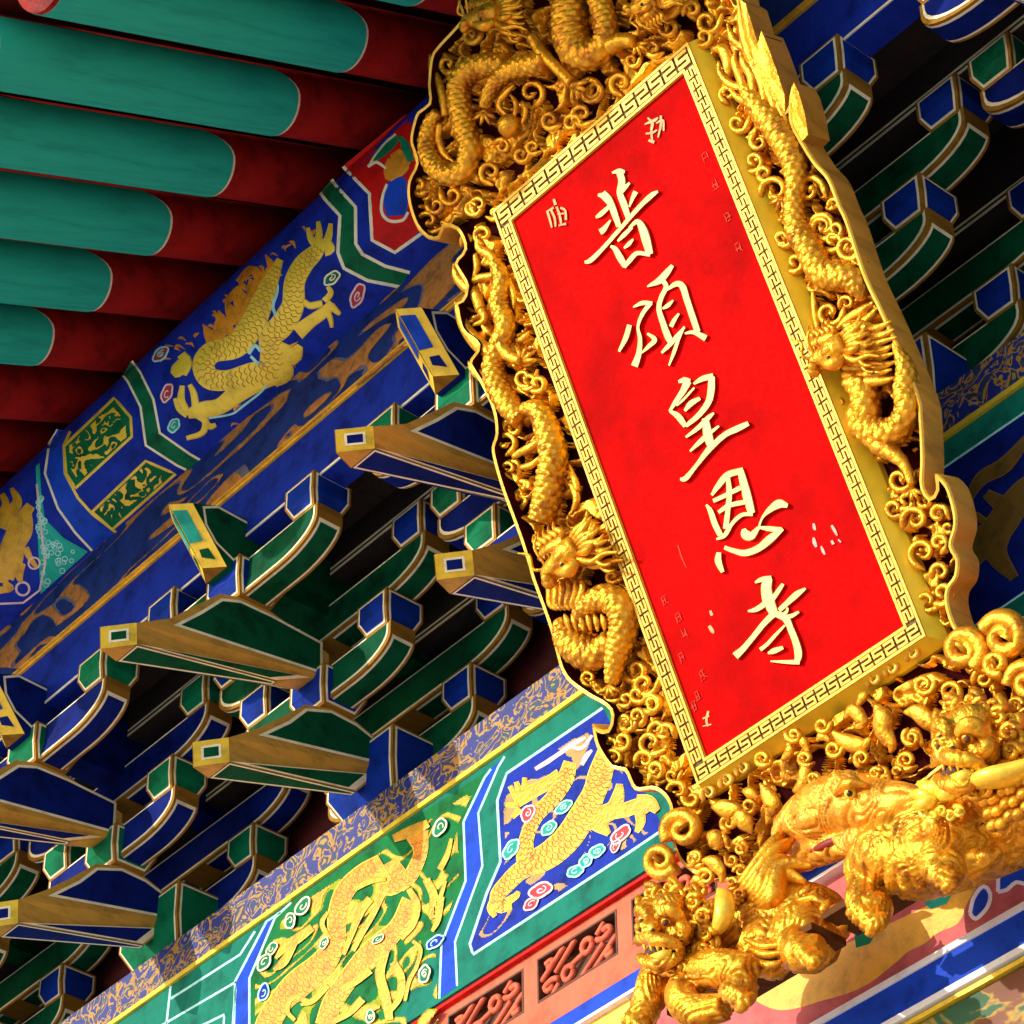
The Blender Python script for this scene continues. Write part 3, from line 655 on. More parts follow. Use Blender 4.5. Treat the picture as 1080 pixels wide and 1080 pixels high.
def slanted_arm(prt, name, out, tan, green, tipface, field, back):
    """a bracket arm slanting outward and down: gold beak, coloured cheeks, painted prow tip"""
    mb = MB(); w = 0.060; kw = 0.014
    P = nh(out); n0 = len(P)                    # out = side edge of the tip: top, bottom; then the keel's rear end
    lo_tip, lo_back = P[1], P[2]
    up_back = back[0]; up = [P[0]] + back       # the body above the keel
    V = []
    for sx in (-w, w):
        for i, (a, b) in enumerate(up): V.append(Vector((XB+sx, YB-a, ZB+b)))
    n = len(up)
    mb.add(V, [tuple(range(n))[::-1], tuple(range(n, 2*n))] + [(i, (i+1) % n, n+(i+1) % n, n+i) for i in range(1, n)], 0)
    # keel: from the body's lower edge down to a narrow foot
    A0, A1_ = up[0], up[1]
    K = [Vector((XB+sx, YB-p[0], ZB+p[1])) for sx in (-w, w) for p in (A0, A1_)] + [Vector((XB+sx*ww, YB-p[0], ZB+p[1])) for sx in (-1, 1) for p, ww in ((lo_tip, w), (lo_back, kw))]
    pr = [Vector((XB, YB-A0[0]-0.105, ZB+A0[1]-0.035)), Vector((XB, YB-lo_tip[0]-0.105, ZB+lo_tip[1]-0.035))]
    K += pr
    mb.add(K, [(0, 1, 5, 4), (2, 6, 7, 3), (1, 3, 7, 5), (0, 4, 9, 8), (2, 8, 9, 6), (0, 8, 2), (4, 6, 9)], 0)
    mb.add(K, [(4, 5, 7, 6)], field)
    add_plate(mb, [K[4], K[5], K[7], K[6]], Vector((0, math.sin(0.27), -math.cos(0.27))), 0.003, 0.008, (field, 1, field), 0.0012)
    for sx, i0 in ((1, 2), (-1, 0)):            # coloured sliver along the keel, widening to the rear
        a0, a1, b0, b1 = K[i0], K[i0+1], K[i0+4], K[i0+5]
        nv = (a1-a0).cross(b0-a0).normalized(); nv = nv if nv.x*sx > 0 else -nv
        q = [b0+(a0-b0)*0.04, b0+(b1-b0)*0.98+(a1-b1)*0.04*0.9, b1+(a1-b1)*0.70+(b0-b1)*0.02]
        mb.add([p+nv*0.0015 for p in q], [(0, 1, 2)], 1)
        c = sum(q, Vector())/3
        mb.add([c+(p-c)*0.80+nv*0.003 for p in q], [(0, 1, 2)], field)
    # pale highlight stripe on the tan flank
    V += [K[8], K[9]]; t0, t1 = 2*n, 2*n+1
    tipq = {1: [K[8], K[2], K[6], K[9]], -1: [K[8], K[0], K[4], K[9]]}
    # cheeks
    for sx in (1, -1):
        poly = [Vector((XB+sx*w, YB-a, ZB+b)) for a, b in nh(green)]
        add_plate(mb, poly, (sx, 0, 0), 0.0005, 0.011, (1, 1, field), 0.002)
    # painted prow faces
    for sx in (1, -1):
        q = tipq[sx]
        nv = (q[1]-q[0]).cross(q[3]-q[0]).normalized()
        if nv.x*sx < 0: nv = -nv
        add_plate(mb, q, nv, 0.0012, 0.018, (4, 4, 4), 0.002)
        cq = sum(q, Vector())/4
        add_plate(mb, [cq+(p-cq)*0.56 for p in q], nv, 0.0005, 0.008, (1, 1, tipface), 0.004)
    # underside stripe and highlight line on the beak
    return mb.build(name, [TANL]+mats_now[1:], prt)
def make_set(mats, label, beaks=True):
    global mats_now
    mats_now = mats
    t = thing('bracket_set', label, 'bracket', (XB, YB+0.2, ZB+0.19), 'bracket sets under the eave')
    M = 2; O = 3
    mb = MB(); bracket_block(mb, XB, -0.17, 0.19, 0.385, 0.25, 0.05, O); mb.build('base_block', mats, t)
    # wall plane arms
    for (n, L, h0, h1, nm) in ((-0.22, 0.43, 0.36, 0.52, 'short_arm'), (-0.22, 0.62, 0.66, 0.82, 'long_arm'), (0.17, 0.43, 0.52, 0.665, 'short_arm'), (0.17, 0.62, 0.80, 0.955, 'long_arm'), (0.56, 0.50, 0.80, 0.955, 'outer_arm')):
        mb = MB(); bracket_arm(mb, XB, n, L, h0, h1, M); mb.build(nm, mats, t)
        for s in (-1, 1):
            mb = MB(); bracket_block(mb, XB+s*(L-0.075), n, h1-0.012, 0.168, 0.14, 0.026, O); mb.build('bearing_block', mats, t)
    for n, h in ((0.17, 0.495), (0.56, 0.795)):
        mb = MB(); bracket_block(mb, XB, n, h, 0.20, 0.155, 0.03, O); mb.build('bearing_block', mats, t)
    if not beaks: return t
    # slanting arms
    slanted_arm(t, 'slanting_arm', [(241, 778), (242, 804), (384, 829)], None,
                c6([(55, 790), (200, 722), (280, 662), (400, 672), (520, 735), (665, 850), (650, 932)]), M, M,
                nh([(407, 810), (409, 789), (375.6, 761), (350, 747), (322, 743), (296, 757), (270, 769)]))
    slanted_arm(t, 'slanting_arm', [(144, 657), (144.4, 680), (300, 712)], None,
                c5([(372, 178), (500, 112), (600, 50), (690, 60), (840, 130), (1080, 260), (1080, 410)]), M, M,
                nh([(346, 714), (347, 690), (287, 646), (254, 630), (232, 626), (210, 637), (180, 652)]))
    # nose beam: prow front, framed cheek, goes on behind the rail
    P = nh([(203, 531), (239, 598)]); P = [P[0], P[1], (0.40, P[1][1]+0.0), (-0.3, P[1][1]), (-0.3, 1.16), (0.48, 1.16), (0.74, 1.155)]
    mb = MB(); w = 0.062; n = len(P)
    V = [Vector((XB+sx, YB-a, ZB+b)) for sx in (-w, w) for a, b in P] + [Vector((XB, YB-P[i][0]-0.062, ZB+P[i][1])) for i in (0, 1)]
    t0, t1 = 2*n, 2*n+1
    mb.add(V, [tuple(range(n))[::-1], tuple(range(n, 2*n))], M); mb.add(V, [(n-1, 0, n, 2*n-1), (0, 1, t1, t0), (n+1, n, t0, t1), (0, t0, n), (1, n+1, t1)], 0)
    o = len(mb.v)-len(V)
    for i in range(1, n-1): mb.f.append([o+i, o+i+1, o+n+i+1, o+n+i]); mb.m.append(M); mb.sm.append(False)
    for (i0, i1, sx) in ((n, n+1, 1), (0, 1, -1)):
        q = [V[t0], V[i0], V[i1], V[t1]]; nv = (q[1]-q[0]).cross(q[3]-q[0]).normalized()
        if nv.x*sx < 0: nv = -nv
        lerp = lambda s, v: q[0]+(q[1]-q[0])*s+((q[3]+(q[2]-q[3])*s)-(q[0]+(q[1]-q[0])*s))*v
        mb.add([p+nv*0.002 for p in q], [(0, 1, 2, 3)], 4)
        mb.add([lerp(*c)+nv*0.004 for c in ((0.02, 0.10), (0.62, 0.10), (0.62, 0.58), (0.02, 0.62))], [(0, 1, 2, 3)], 5)
        mb.add([lerp(*c)+nv*0.004 for c in ((0.25, 0.72), (0.66, 0.70), (0.72, 0.88), (0.2, 0.84))], [(0, 1, 2, 3)], M)
    for sx in (1, -1):
        q = nh(c4([(238, 245), (250, 330), (300, 420), (405, 525), (560, 560), (600, 400), (310, 242)]))
        add_plate(mb, [Vector((XB+sx*w, YB-a, ZB+b)) for a, b in q], (sx, 0, 0), 0.0005, 0.010, (1, 1, M), 0.002)
    mb.build('nose_beam', mats + [TEALB if mats[2] is BGREEN else BLUEB], t)
    return t
labs = {-2: 'blue', -1: 'blue', 0: 'green', 1: 'blue', 2: 'green', 3: 'blue', 4: 'green'}
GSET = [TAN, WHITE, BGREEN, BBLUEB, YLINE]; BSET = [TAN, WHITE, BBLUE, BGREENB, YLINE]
lab_b = {-3: 'blue bracket set out of frame beyond the left edge', -1: 'blue bracket set with green blocks cut by the left edge of the photo',
         1: 'blue bracket set with green blocks half hidden behind the left side of the plaque', 3: 'dark blue bracket set in shadow right of the plaque'}
lab_g = {-2: 'green bracket set out of frame at the far left', 0: 'whole green bracket set with two gold beaks, nearest the middle left', 2: 'green bracket set standing behind the red plaque', 4: 'green bracket set at the right edge beyond the shadowed one'}
bp = gp = None
for k in (1, -1, 3, -3): 
    if bp is None: bp = make_set(BSET, lab_b[k]); base = Vector(bp.location); bp.location.x += SP*k
    else: dup(bp, base + Vector((SP*k, 0, 0)), lab_b[k])
g2 = make_set(GSET, lab_g[2], False); g2.location = base + Vector((SP*2, 0, 0))
for k in (0, -2, 4):
    if gp is None: gp = make_set(GSET, lab_g[k])
    else: dup(gp, base + Vector((SP*k, 0, 0)), lab_g[k])
# rails running along the sets
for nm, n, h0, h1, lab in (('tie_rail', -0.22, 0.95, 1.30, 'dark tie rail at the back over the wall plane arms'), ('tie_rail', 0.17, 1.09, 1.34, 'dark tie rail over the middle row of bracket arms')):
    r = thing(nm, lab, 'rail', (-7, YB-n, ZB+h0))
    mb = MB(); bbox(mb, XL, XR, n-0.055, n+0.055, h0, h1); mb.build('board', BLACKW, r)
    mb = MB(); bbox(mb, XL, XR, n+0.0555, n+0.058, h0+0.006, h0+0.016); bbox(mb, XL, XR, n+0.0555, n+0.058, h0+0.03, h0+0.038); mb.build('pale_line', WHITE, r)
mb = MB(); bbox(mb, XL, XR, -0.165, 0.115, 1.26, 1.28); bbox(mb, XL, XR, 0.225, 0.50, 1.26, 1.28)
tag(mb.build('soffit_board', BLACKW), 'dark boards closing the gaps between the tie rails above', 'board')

# ---- plate beam and painted tie beam
mb = MB(); bbox(mb, XL, XR, -0.42, 0.006, 0.022, 0.188); tag(mb.build('plate_beam', CLUTTER), 'narrow plate beam crowded with gold and blue scrollwork', 'beam')
mb = MB(); rnd = random.Random(11)
tb = thing('tie_beam', 'big tie beam painted with green and blue dragon panels', 'beam', (-6.5, YB, ZB-0.4))
mb = MB(); bbox(mb, XL, XR, -0.40, 0.0, -0.815, 0.0); mb.build('timber', mat('deep_teal_paint', (0.006, 0.17, 0.12), 0.6, 0, 0.3, 8, 0.2, spec=0.08), tb)
mb = MB(); bbox(mb, XL, XR, -0.40, 0.012, 0.001, 0.021); mb.build('gold_edge', GOLDB, tb)
FB = FACE(0.0)
c18 = crop(180, 840, 4.5); c26 = crop(260, 860, 4.909); c48 = crop(480, 720, 4.5); c44 = crop(440, 900, 4.5)
def tbuild(mb, name, m): return mb.build(name, m, tb)
zAl = [(296, 962), (281, 972), (248, 1035), (246, 1110)]; zAr = [(307, 952), (290, 968), (263, 1032), (263, 1110)]
zBl = c48([(170, 410), (140, 450), (40, 660), (50, 940), (-65, 1240), (-75, 1500)]); zBr = c48([(235, 350), (205, 400), (110, 620), (130, 870), (0, 1230), (10, 1440)])
mb = MB(); band(mb, FB, zAl, zAr, 0.006, 0, 1, 1); band(mb, FB, zBl, zBr, 0.006, 0, 1, 1); tbuild(mb, 'blue_zigzag_band', BLUEB)
mb = MB(); band(mb, FB, zAr, [(420, 873), (425, 900), (430, 1000), (400, 1110)], 0.003, 0, 1, 1); band(mb, FB, [(420, 873), (425, 900), (430, 1000), (400, 1110)], zBl[:4], 0.003, 0, 1, 1)
bm_ = mb; tbuild(mb, 'green_field', mat('field_green', (0.005, 0.15, 0.04), 0.6, 0, 0.4, 8, 0.2, spec=0.08))
mb = MB()
for w in (zAl, zAr, zBl, zBr): poly_line(mb, FB, w, 2.4, 0.010)
for q in ([(0, 960), (330, 750), (400, 640)], [(-100, 1120), (310, 880), (295, 1080)], [(60, 1130), (255, 1035), (250, 1100)], [(-20, 1080), (0, 900)]): poly_line(mb, FB, c18(q), 2.4, 0.010)
pan = c48([(700, 120), (245, 430), (200, 560), (215, 850), (150, 1000), (70, 1240), (85, 1290), (820, 810), (990, 695)])
poly_line(mb, FB, pan, 2.8, 0.010)
tbuild(mb, 'cyan_outline', CYAN)
mb = MB(); patch(mb, FB, pan, 0.006); tbuild(mb, 'blue_panel', BLUE)
DP = [[(720, 330, 80), (690, 430, 105), (660, 520, 100), (610, 620, 115), (540, 730, 120), (440, 820, 115), (350, 850, 100), (335, 760, 62), (380, 640, 58), (470, 540, 66), (525, 450, 70), (545, 375, 50)],
      [(500, 440, 60), (420, 490, 50), (340, 530, 60), (290, 560, 60)], [(300, 560, 26), (260, 490, 14)], [(310, 540, 26), (290, 470, 14)], [(330, 520, 24), (330, 450, 12)], [(300, 580, 24), (240, 580, 10)], [(310, 600, 22), (270, 640, 10)],
      [(370, 860, 90), (300, 900, 76), (240, 960, 70), (200, 1010, 60), (210, 1060, 60), (270, 1060, 16)], [(200, 1010, 30), (170, 1070, 30), (190, 1110, 12)], [(600, 680, 60), (670, 640, 80), (750, 600, 70), (775, 530, 46), (780, 480, 20)], [(740, 620, 50), (820, 600, 60), (880, 580, 50), (910, 620, 20)], [(860, 560, 50), (920, 570, 60), (960, 610, 24)], [(870, 590, 40), (880, 660, 36), (860, 710, 10)], [(650, 660, 60), (700, 690, 50), (730, 720, 16)],
      [(560, 690, 30), (490, 760, 26), (430, 840, 16)], [(245, 1040, 30), (290, 1010, 20), (300, 990, 8)]]
swirl_paint('wisps', tb, FB, [((p[0]-580)*0.9+580, (p[1]-890)*0.9+890) for p in pan], 22.0, 2.0, 0.86, 0.012, mat('wisp_tan', (0.45, 0.30, 0.12), 0.5, spec=0.1), -0.7, 2.0, 1.1, 2.0)
paint_dragon(tb, FB, DP, c48, 0.024, 1.0, (0, 7))
mb = MB()
for i, q in enumerate([[(380, 410, 18), (430, 380, 22), (490, 340, 20), (560, 290, 26), (620, 260, 14)], [(540, 300, 18), (600, 310, 22), (650, 250, 14)], [(600, 390, 20), (620, 350, 26), (650, 320, 12)]]): ribbon(mb, FB, c48(q), 0.012+0.0006*i)
tbuild(mb, 'pink_tendrils', PINKL)
for x, y, r, an in ((345, 620, 40, -0.8), (785, 720, 40, -1.0), (760, 775, 26, -.8), (405, 985, 46, -0.6), (360, 1050, 34, -.6)):
    p = c48([(x, y)])[0]; cloud(tb, FB, p[0], p[1], r/4.5, an, PINKL, CH1, 0.05)
for x, y, r, an in ((445, 690, 36, -0.8), (515, 590, 32, -0.8), (265, 790, 40, -1.3), (570, 895, 36, -0.6), (620, 845, 36, -0.7), (672, 800, 36, -0.7)):
    p = c48([(x, y)])[0]; cloud(tb, FB, p[0], p[1], r/4.5, an, CYAN, TEALB, 0.05)
for x, y, r in ((88, 915, 36), (975, 655, 36)):
    p = c26([(x, y)])[0]; cloud(tb, FB, p[0], p[1], r/4.909, -1.0, CYAN, BLUE, 0.06)
for x, y, r in ((290, 470, 40), (225, 545, 36), (90, 760, 40), (130, 690, 30), (400, 660, 26), (1000, 60, 40), (920, 820, 40), (680, 640, 24), (640, 1040, 30)):
    p = c26([(x, y)])[0]; cloud(tb, FB, p[0], p[1], r/4.909, -1.0, WHITE, GREENB, 0.09)
GD = [[(700, 240, 70), (600, 300, 80), (510, 390, 84), (470, 510, 84), (460, 650, 84), (390, 770, 120), (270, 870, 130), (180, 960, 110), (110, 1080, 110), (80, 1160, 90)],
      [(740, 240, 70), (790, 330, 80), (740, 380, 60), (690, 370, 30)], [(880, 90, 110), (900, 190, 60), (850, 310, 60), (790, 370, 50)],
      [(850, 440, 80), (780, 580, 80), (650, 710, 110), (540, 830, 90), (450, 960, 90), (400, 1090, 80)]]
gp = [zAr[0], zAr[1], zAr[2], (263, 1100), (470, 1100)] + [zBl[4], zBl[3], zBl[2], zBl[1], (508, 826), (424, 880), (330, 940)]
gp = [(x_+(6 if x_ < 330 and y_ > 950 else -6 if x_ > 440 else 0), y_+4) for x_, y_ in gp]
swirl_paint('green_gold_clouds', tb, FB, gp, 26.0, 3.0, 0.56, 0.010, mat('green_gold_paint', (0.30, 0.34, 0.015), 0.5, 0.0, 0.3, 16, 0.2, spec=0.1), -0.85, 2.2, 1.2)
swirl_paint('gold_clouds', tb, FB, gp, 26.0, 3.0, 0.74, 0.022, DRGOLD, -0.85, 2.2, 1.2)
paint_dragon(tb, FB, GD, c26, 0.032, 1.05, (0, 1, 2, 3), ORANGE)
mb = MB(); rnd = random.Random(5)
YS = [[(560, 380, 26), (640, 340, 30), (720, 330, 20)], [(760, 120, 40), (860, 80, 60), (940, 40, 40)], [(640, 430, 40), (590, 500, 40), (540, 620, 30), (500, 720, 24)], [(700, 420, 26), (660, 500, 30), (600, 600, 34), (550, 700, 24)], [(930, 330, 40), (970, 420, 44), (960, 520, 40), (1000, 430, 24), (1030, 340, 16)], [(1000, 280, 30), (1040, 200, 26), (1060, 120, 16)], [(1010, 420, 30), (990, 540, 30), (960, 600, 16)],
      [(340, 580, 40), (260, 640, 50), (200, 680, 44), (150, 740, 16)], [(250, 660, 30), (190, 760, 44), (140, 800, 16)], [(720, 700, 40), (690, 820, 50), (720, 940, 50), (740, 1060, 40)], [(760, 760, 40), (800, 840, 40), (790, 940, 36), (740, 1020, 20)], [(860, 650, 20), (900, 690, 22), (880, 780, 20), (840, 860, 22), (820, 960, 16)], [(640, 800, 40), (560, 860, 40), (490, 900, 36)], [(330, 970, 30), (240, 940, 26), (210, 1010, 24), (250, 1060, 20)], [(420, 880, 30), (340, 960, 30), (280, 980, 14)], [(600, 950, 40), (530, 1020, 36), (440, 1070, 30)], [(620, 1050, 30), (650, 1000, 30), (690, 990, 16)], [(430, 640, 26), (390, 560, 26), (420, 500, 14)], [(840, 380, 30), (880, 460, 40), (860, 560, 36), (800, 640, 20)]]
for i, q in enumerate(YS): ribbon(mb, FB, c26(q), 0.058+0.0004*(i % 21), 0.001)
tbuild(mb, 'yellow_strokes', DRGOLD)

pr = [(968, 512), (1130, 401), (1180, 470), (1180, 560), (1090, 618), (1000, 679)]
mb = MB(); patch(mb, FB, pr, 0.012); tbuild(mb, 'blue_panel', BBLUE)
mb = MB(); poly_line(mb, FB, pr+[pr[0]], 2.2, 0.022); tbuild(mb, 'cyan_outline', CYAN)
paint_dragon(tb, FB, [[(1000, 640, 12), (1020, 590, 26), (1050, 560, 30), (1080, 520, 26), (1110, 500, 20)], [(1040, 520, 8), (1060, 540, 20), (1050, 580, 22), (1070, 610, 8)], [(1020, 530, 4), (1035, 505, 12), (1060, 490, 14), (1085, 460, 6)], [(1010, 560, 5), (1025, 545, 9), (1040, 550, 4)]], I_, 0.024, 1.0, (), mat('shaded_dragon_gold', (0.16, 0.08, 0.008), 0.5, 0.1, 0.3, 16, 0.2), TAN)  # this panel lies in shade; its darkness is mixed into the gold
# ---- lattice panel, lower beams
NPN = -0.03
FP = FACE(NPN)
def XH(p): return (p.x, p.z-ZB)
lt = thing('lattice_panel', 'salmon red panel pierced by scroll lattice openings under the tie beam', 'panel', (-6, YB-NPN, ZB-1.0))
o1 = [XH(FP(*p)) for p in c44([(585, 495), (968, 250), (930, 450), (558, 765)])]
o0 = [XH(FP(*p)) for p in c44([(150, 785), (522, 540), (488, 700)])]
ox0, ox1 = (o1[0][0]+o1[3][0])/2, (o1[1][0]+o1[2][0])/2
oh1, oh0 = (o1[0][1]+o1[1][1])/2, (o1[2][1]+o1[3][1])/2
pitch = ox1-(o0[1][0]+o0[2][0])/2
mb = MB(); bbox(mb, XL, XR, NPN-0.10, NPN-0.06, -1.25, -0.80); mb.build('dark_backing', BROWN, lt)
mb = MB(); bbox(mb, XL, XR, NPN-0.06, NPN, oh1, -0.83); bbox(mb, XL, XR, NPN-0.06, NPN, -1.25, oh0); mb.build('rail', PINK, lt)
mb = MB(); bbox(mb, XL, XR, NPN-0.06, NPN+0.02, -0.8295, -0.8155); mb.build('red_strip', REDB, lt)
lat = MB()
def lattice(xa, xb, ha, hb):
    """pierced scrollwork: two small rings, slanting bars and corner hooks"""
    mb = MB(); fr = MB()
    S_ = lambda s, t: (xa+(xb-xa)*s, ha+(hb-ha)*t)
    def st(pts, w=0.022):
        q = [S_(*p) for p in pts]
        tube(mb, [(p[0], YB-NPN+0.012, ZB+p[1], w*0.5) for p in q], 0.01, 6)
    def rg(cx, cy, r):
        st([(cx+math.cos(i*math.pi/5)*r*(hb-ha)/(xb-xa), cy+math.sin(i*math.pi/5)*r) for i in range(11)])
    rg(0.60, 0.66, 0.15); rg(0.36, 0.32, 0.15)
    for a, b in (((0.02, 0.5), (0.32, 0.98)), ((0.2, 0.5), (0.46, 0.98)), ((0.40, 0.45), (0.56, 0.55)), ((0.50, 0.02), (0.80, 0.5)), ((0.66, 0.02), (0.96, 0.5)), ((0.72, 0.76), (0.82, 0.95)), ((0.24, 0.22), (0.16, 0.05))): st([a, b], 0.019)
    st([(0.72, 0.66), (0.80, 0.60), (0.90, 0.68), (0.86, 0.80), (0.80, 0.76)]); st([(0.24, 0.34), (0.16, 0.40), (0.06, 0.32), (0.10, 0.20), (0.17, 0.24)])
    st([(0.9, 0.3), (0.82, 0.26), (0.84, 0.16), (0.92, 0.18)]); st([(0.1, 0.7), (0.18, 0.74), (0.16, 0.84), (0.08, 0.82)])
    w = 0.007
    for a, b in (((xa, ha), (xb, ha+w)), ((xa, hb-w), (xb, hb)), ((xa, ha+w), (xa+w, hb-w)), ((xb-w, ha+w), (xb, hb-w))):
        bbox(fr, a[0], b[0], NPN-0.05, NPN+0.002, a[1], b[1])
    mb.build('scroll_lattice', PINK, lt); fr.build('opening_edge', BROWN, lt)
kx = ox0 - pitch*4
edges_x = []
while kx < XR-1:
    lattice(kx, kx+ox1-ox0, oh0, oh1); edges_x.append((kx, kx+ox1-ox0)); kx += pitch
for (a, b), (c, d) in zip(edges_x, edges_x[1:]):
    mb = MB(); bbox(mb, b, c, NPN-0.06, NPN, oh0, oh1); mb.build('stile', PINK, lt)

lb = thing('lower_beam', 'lower beam with blue edge, rose ground and yellow painted clouds below the lattice', 'beam', (-5.5, YB, ZB-1.45))
hb1 = XH(FACE(0.02)(610, 1061))[1]
mb = MB(); bbox(mb, XL, XR, -0.35, 0.0, -1.70, -1.2505); mb.build('timber', ROSE, lb)
mb = MB(); bbox(mb, XL, XR, -0.04, 0.020, hb1-0.055, hb1+0.0); mb.build('blue_edge', BLUEB, lb)
mb = MB(); bbox(mb, XL, XR, -0.04, 0.023, hb1-0.066, hb1-0.0555); mb.build('white_edge', PWHITE, lb)
SM = lambda P: [p[:2] for p in spline([q+(0,) for q in P]+[P[0]+(0,)], 4)][:-1]
c66 = crop(680, 680, 2.7); c68 = crop(860, 800, 4.909)
mb = MB()
patch(mb, FB, SM(c68([(-420, 1180), (-100, 1040), (150, 960), (330, 880), (560, 770), (700, 690), (830, 660), (790, 740), (740, 850), (640, 900), (560, 960), (480, 1000), (400, 1070), (250, 1180), (50, 1250), (-200, 1300)])), 0.004, 0, 0.003)
mb.build('yellow_cloud', YEL, lb)
mb = MB(); patch(mb, FB, c44([(760, 790), (900, 700), (1010, 640), (1010, 800), (900, 830), (760, 860)]), 0.004, 0, 0.003); mb.build('yellow_cloud', YEL, lb)
for q, m2 in ((SM(c68([(800, 800), (820, 720), (870, 660), (905, 700), (890, 770), (830, 830)])), BLUEB), (SM(c68([(945, 690), (950, 600), (985, 540), (1000, 480), (1070, 440), (1110, 460), (1110, 640), (1040, 640), (990, 680)])), BLUEB)):
    mb = MB(); patch(mb, FB, q, 0.006, 0, 0.003); mb.build('blue_motif', m2, lb)
    mb = MB(); poly_line(mb, FB, q+[q[0]], 4.2, 0.010); mb.build('motif_outline', PWHITE, lb)
mb = MB(); patch(mb, FB, c68([(200, 900), (230, 860), (330, 880), (280, 960), (210, 980)]), 0.008, 0, 0.003); mb.build('green_motif', GREENB, lb)
mb = MB(); patch(mb, FB, c68([(560, 750), (640, 700), (720, 680), (680, 750), (600, 780)]), 0.008, 0, 0.003); mb.build('teal_motif', TEALB, lb)
hl = XH(FACE(0.03)(970, 1017))[1]
bl = thing('edge_moulding', 'blue moulding between two white lines along the lower right', 'moulding', (-5, YB, ZB+hl))
mb = MB(); bbox(mb, XL, XR, -0.1, 0.036, hl-0.014, hl+0.006); mb.build('white_line', PWHITE, bl)
mb = MB(); bbox(mb, XL, XR, -0.1, 0.030, hl-0.112, hl-0.0145); mb.build('blue_band', BLUEB, bl)
mb = MB(); bbox(mb, XL, XR, -0.1, 0.034, hl-0.132, hl-0.1125); mb.build('white_line', PWHITE, bl)
mb = MB(); bbox(mb, XL, XR, -0.1, 0.028, hl-0.156, hl-0.1425); mb.build('gold_line', GOLDB, bl)
mb = MB(); bbox(mb, XL, XR, -0.35, 0.018, -2.6, hl-0.165); tag(mb.build('green_beam', LOWMIX), 'green beam with brown scrolls in the bottom right corner', 'beam')

# ------------------------------------------------------------------ the plaque
pq = thing('hanging_plaque', 'large red plaque with five gold characters in a carved gilt dragon frame', 'plaque', P3(0, -1.2, -0.10))
U0, U1, V0, V1 = -0.476, 0.442, -0.976, 1.065        # fret block
A0, A1, B0, B1 = -0.4187, 0.386, -0.9153, 0.9915     # red field
def pbox(mb, u0, u1, v0, v1, w0, w1, mi=0):
    V = [P3(u, v, w) for w in (w0, w1) for u, v in ((u0, v0), (u1, v0), (u1, v1), (u0, v1))]
    mb.add(V, [(0, 3, 2, 1), (4, 5, 6, 7), (0, 1, 5, 4), (1, 2, 6, 5), (2, 3, 7, 6), (3, 0, 4, 7)], mi)
REC = -0.08
mb = MB(); pbox(mb, A0-0.004, A1+0.004, B0-0.004, B1+0.004, -0.05, -0.010); mb.build('red_board', RED, pq)
fret = MB()
CH = 0.030
lo = [(U0-CH*0.6, V0-CH), (U1+CH, V0-CH), (U1+CH, V1+CH*0.6), (U0-CH*0.6, V1+CH*0.6)]; hi = [(U0, V0), (U1, V0), (U1, V1), (U0, V1)]; ho = [(A0, B0), (A1, B0), (A1, B1), (A0, B1)]
fret.add([P3(*p, -0.055) for p in lo] + [P3(*p, REC-0.01) for p in lo] + [P3(*p, -0.004) for p in hi] + [P3(*p, -0.004) for p in ho] + [P3(*p, -0.03) for p in ho],
         [(k+i, k+(i+1) % 4, k+4+(i+1) % 4, k+4+i) for k in () for i in range(4)] + [(i, (i+1) % 4, 8+(i+1) % 4, 8+i) for i in range(4)] + [(8+i, 8+(i+1) % 4, 12+(i+1) % 4, 12+i) for i in range(4)] + [(12+i, 12+(i+1) % 4, 16+(i+1) % 4, 16+i) for i in range(4)] + [(4+i, 4+(i+1) % 4, (i+1) % 4, i) for i in range(4)])
fr = fret.build('fret_border', [CHAM], pq); FRETG = mat('fret_gold', (0.74, 0.42, 0.03), 0.45, 0.2, 0.2, 14, 0.2)
bars = MB(); gr = MB()
e = 0.0085
for a in ((U0, U1, V0, V0+e), (U0, U1, V1-e, V1), (U0, U0+e, V0+e, V1-e), (U1-e, U1, V0+e, V1-e)): pbox(bars, *a, -0.0045, 0.003)
for a in ((A0-e, A1+e, B0-e, B0), (A0-e, A1+e, B1, B1+e), (A0-e, A0, B0, B1), (A1, A1+e, B0, B1)): pbox(bars, *a, -0.0045, 0.001)
for a in ((U0+e, U1-e, V0+e, B0-e), (U0+e, U1-e, B1+e, V1-e), (U0+e, A0-e, B0-e, B1+e), (A1+e, U1-e, B0-e, B1+e)): pbox(gr, *a, -0.006, -0.0035)
gr.build('fret_groove', FRETD, fr); bars.build('fret_edging', FRETG, fr)
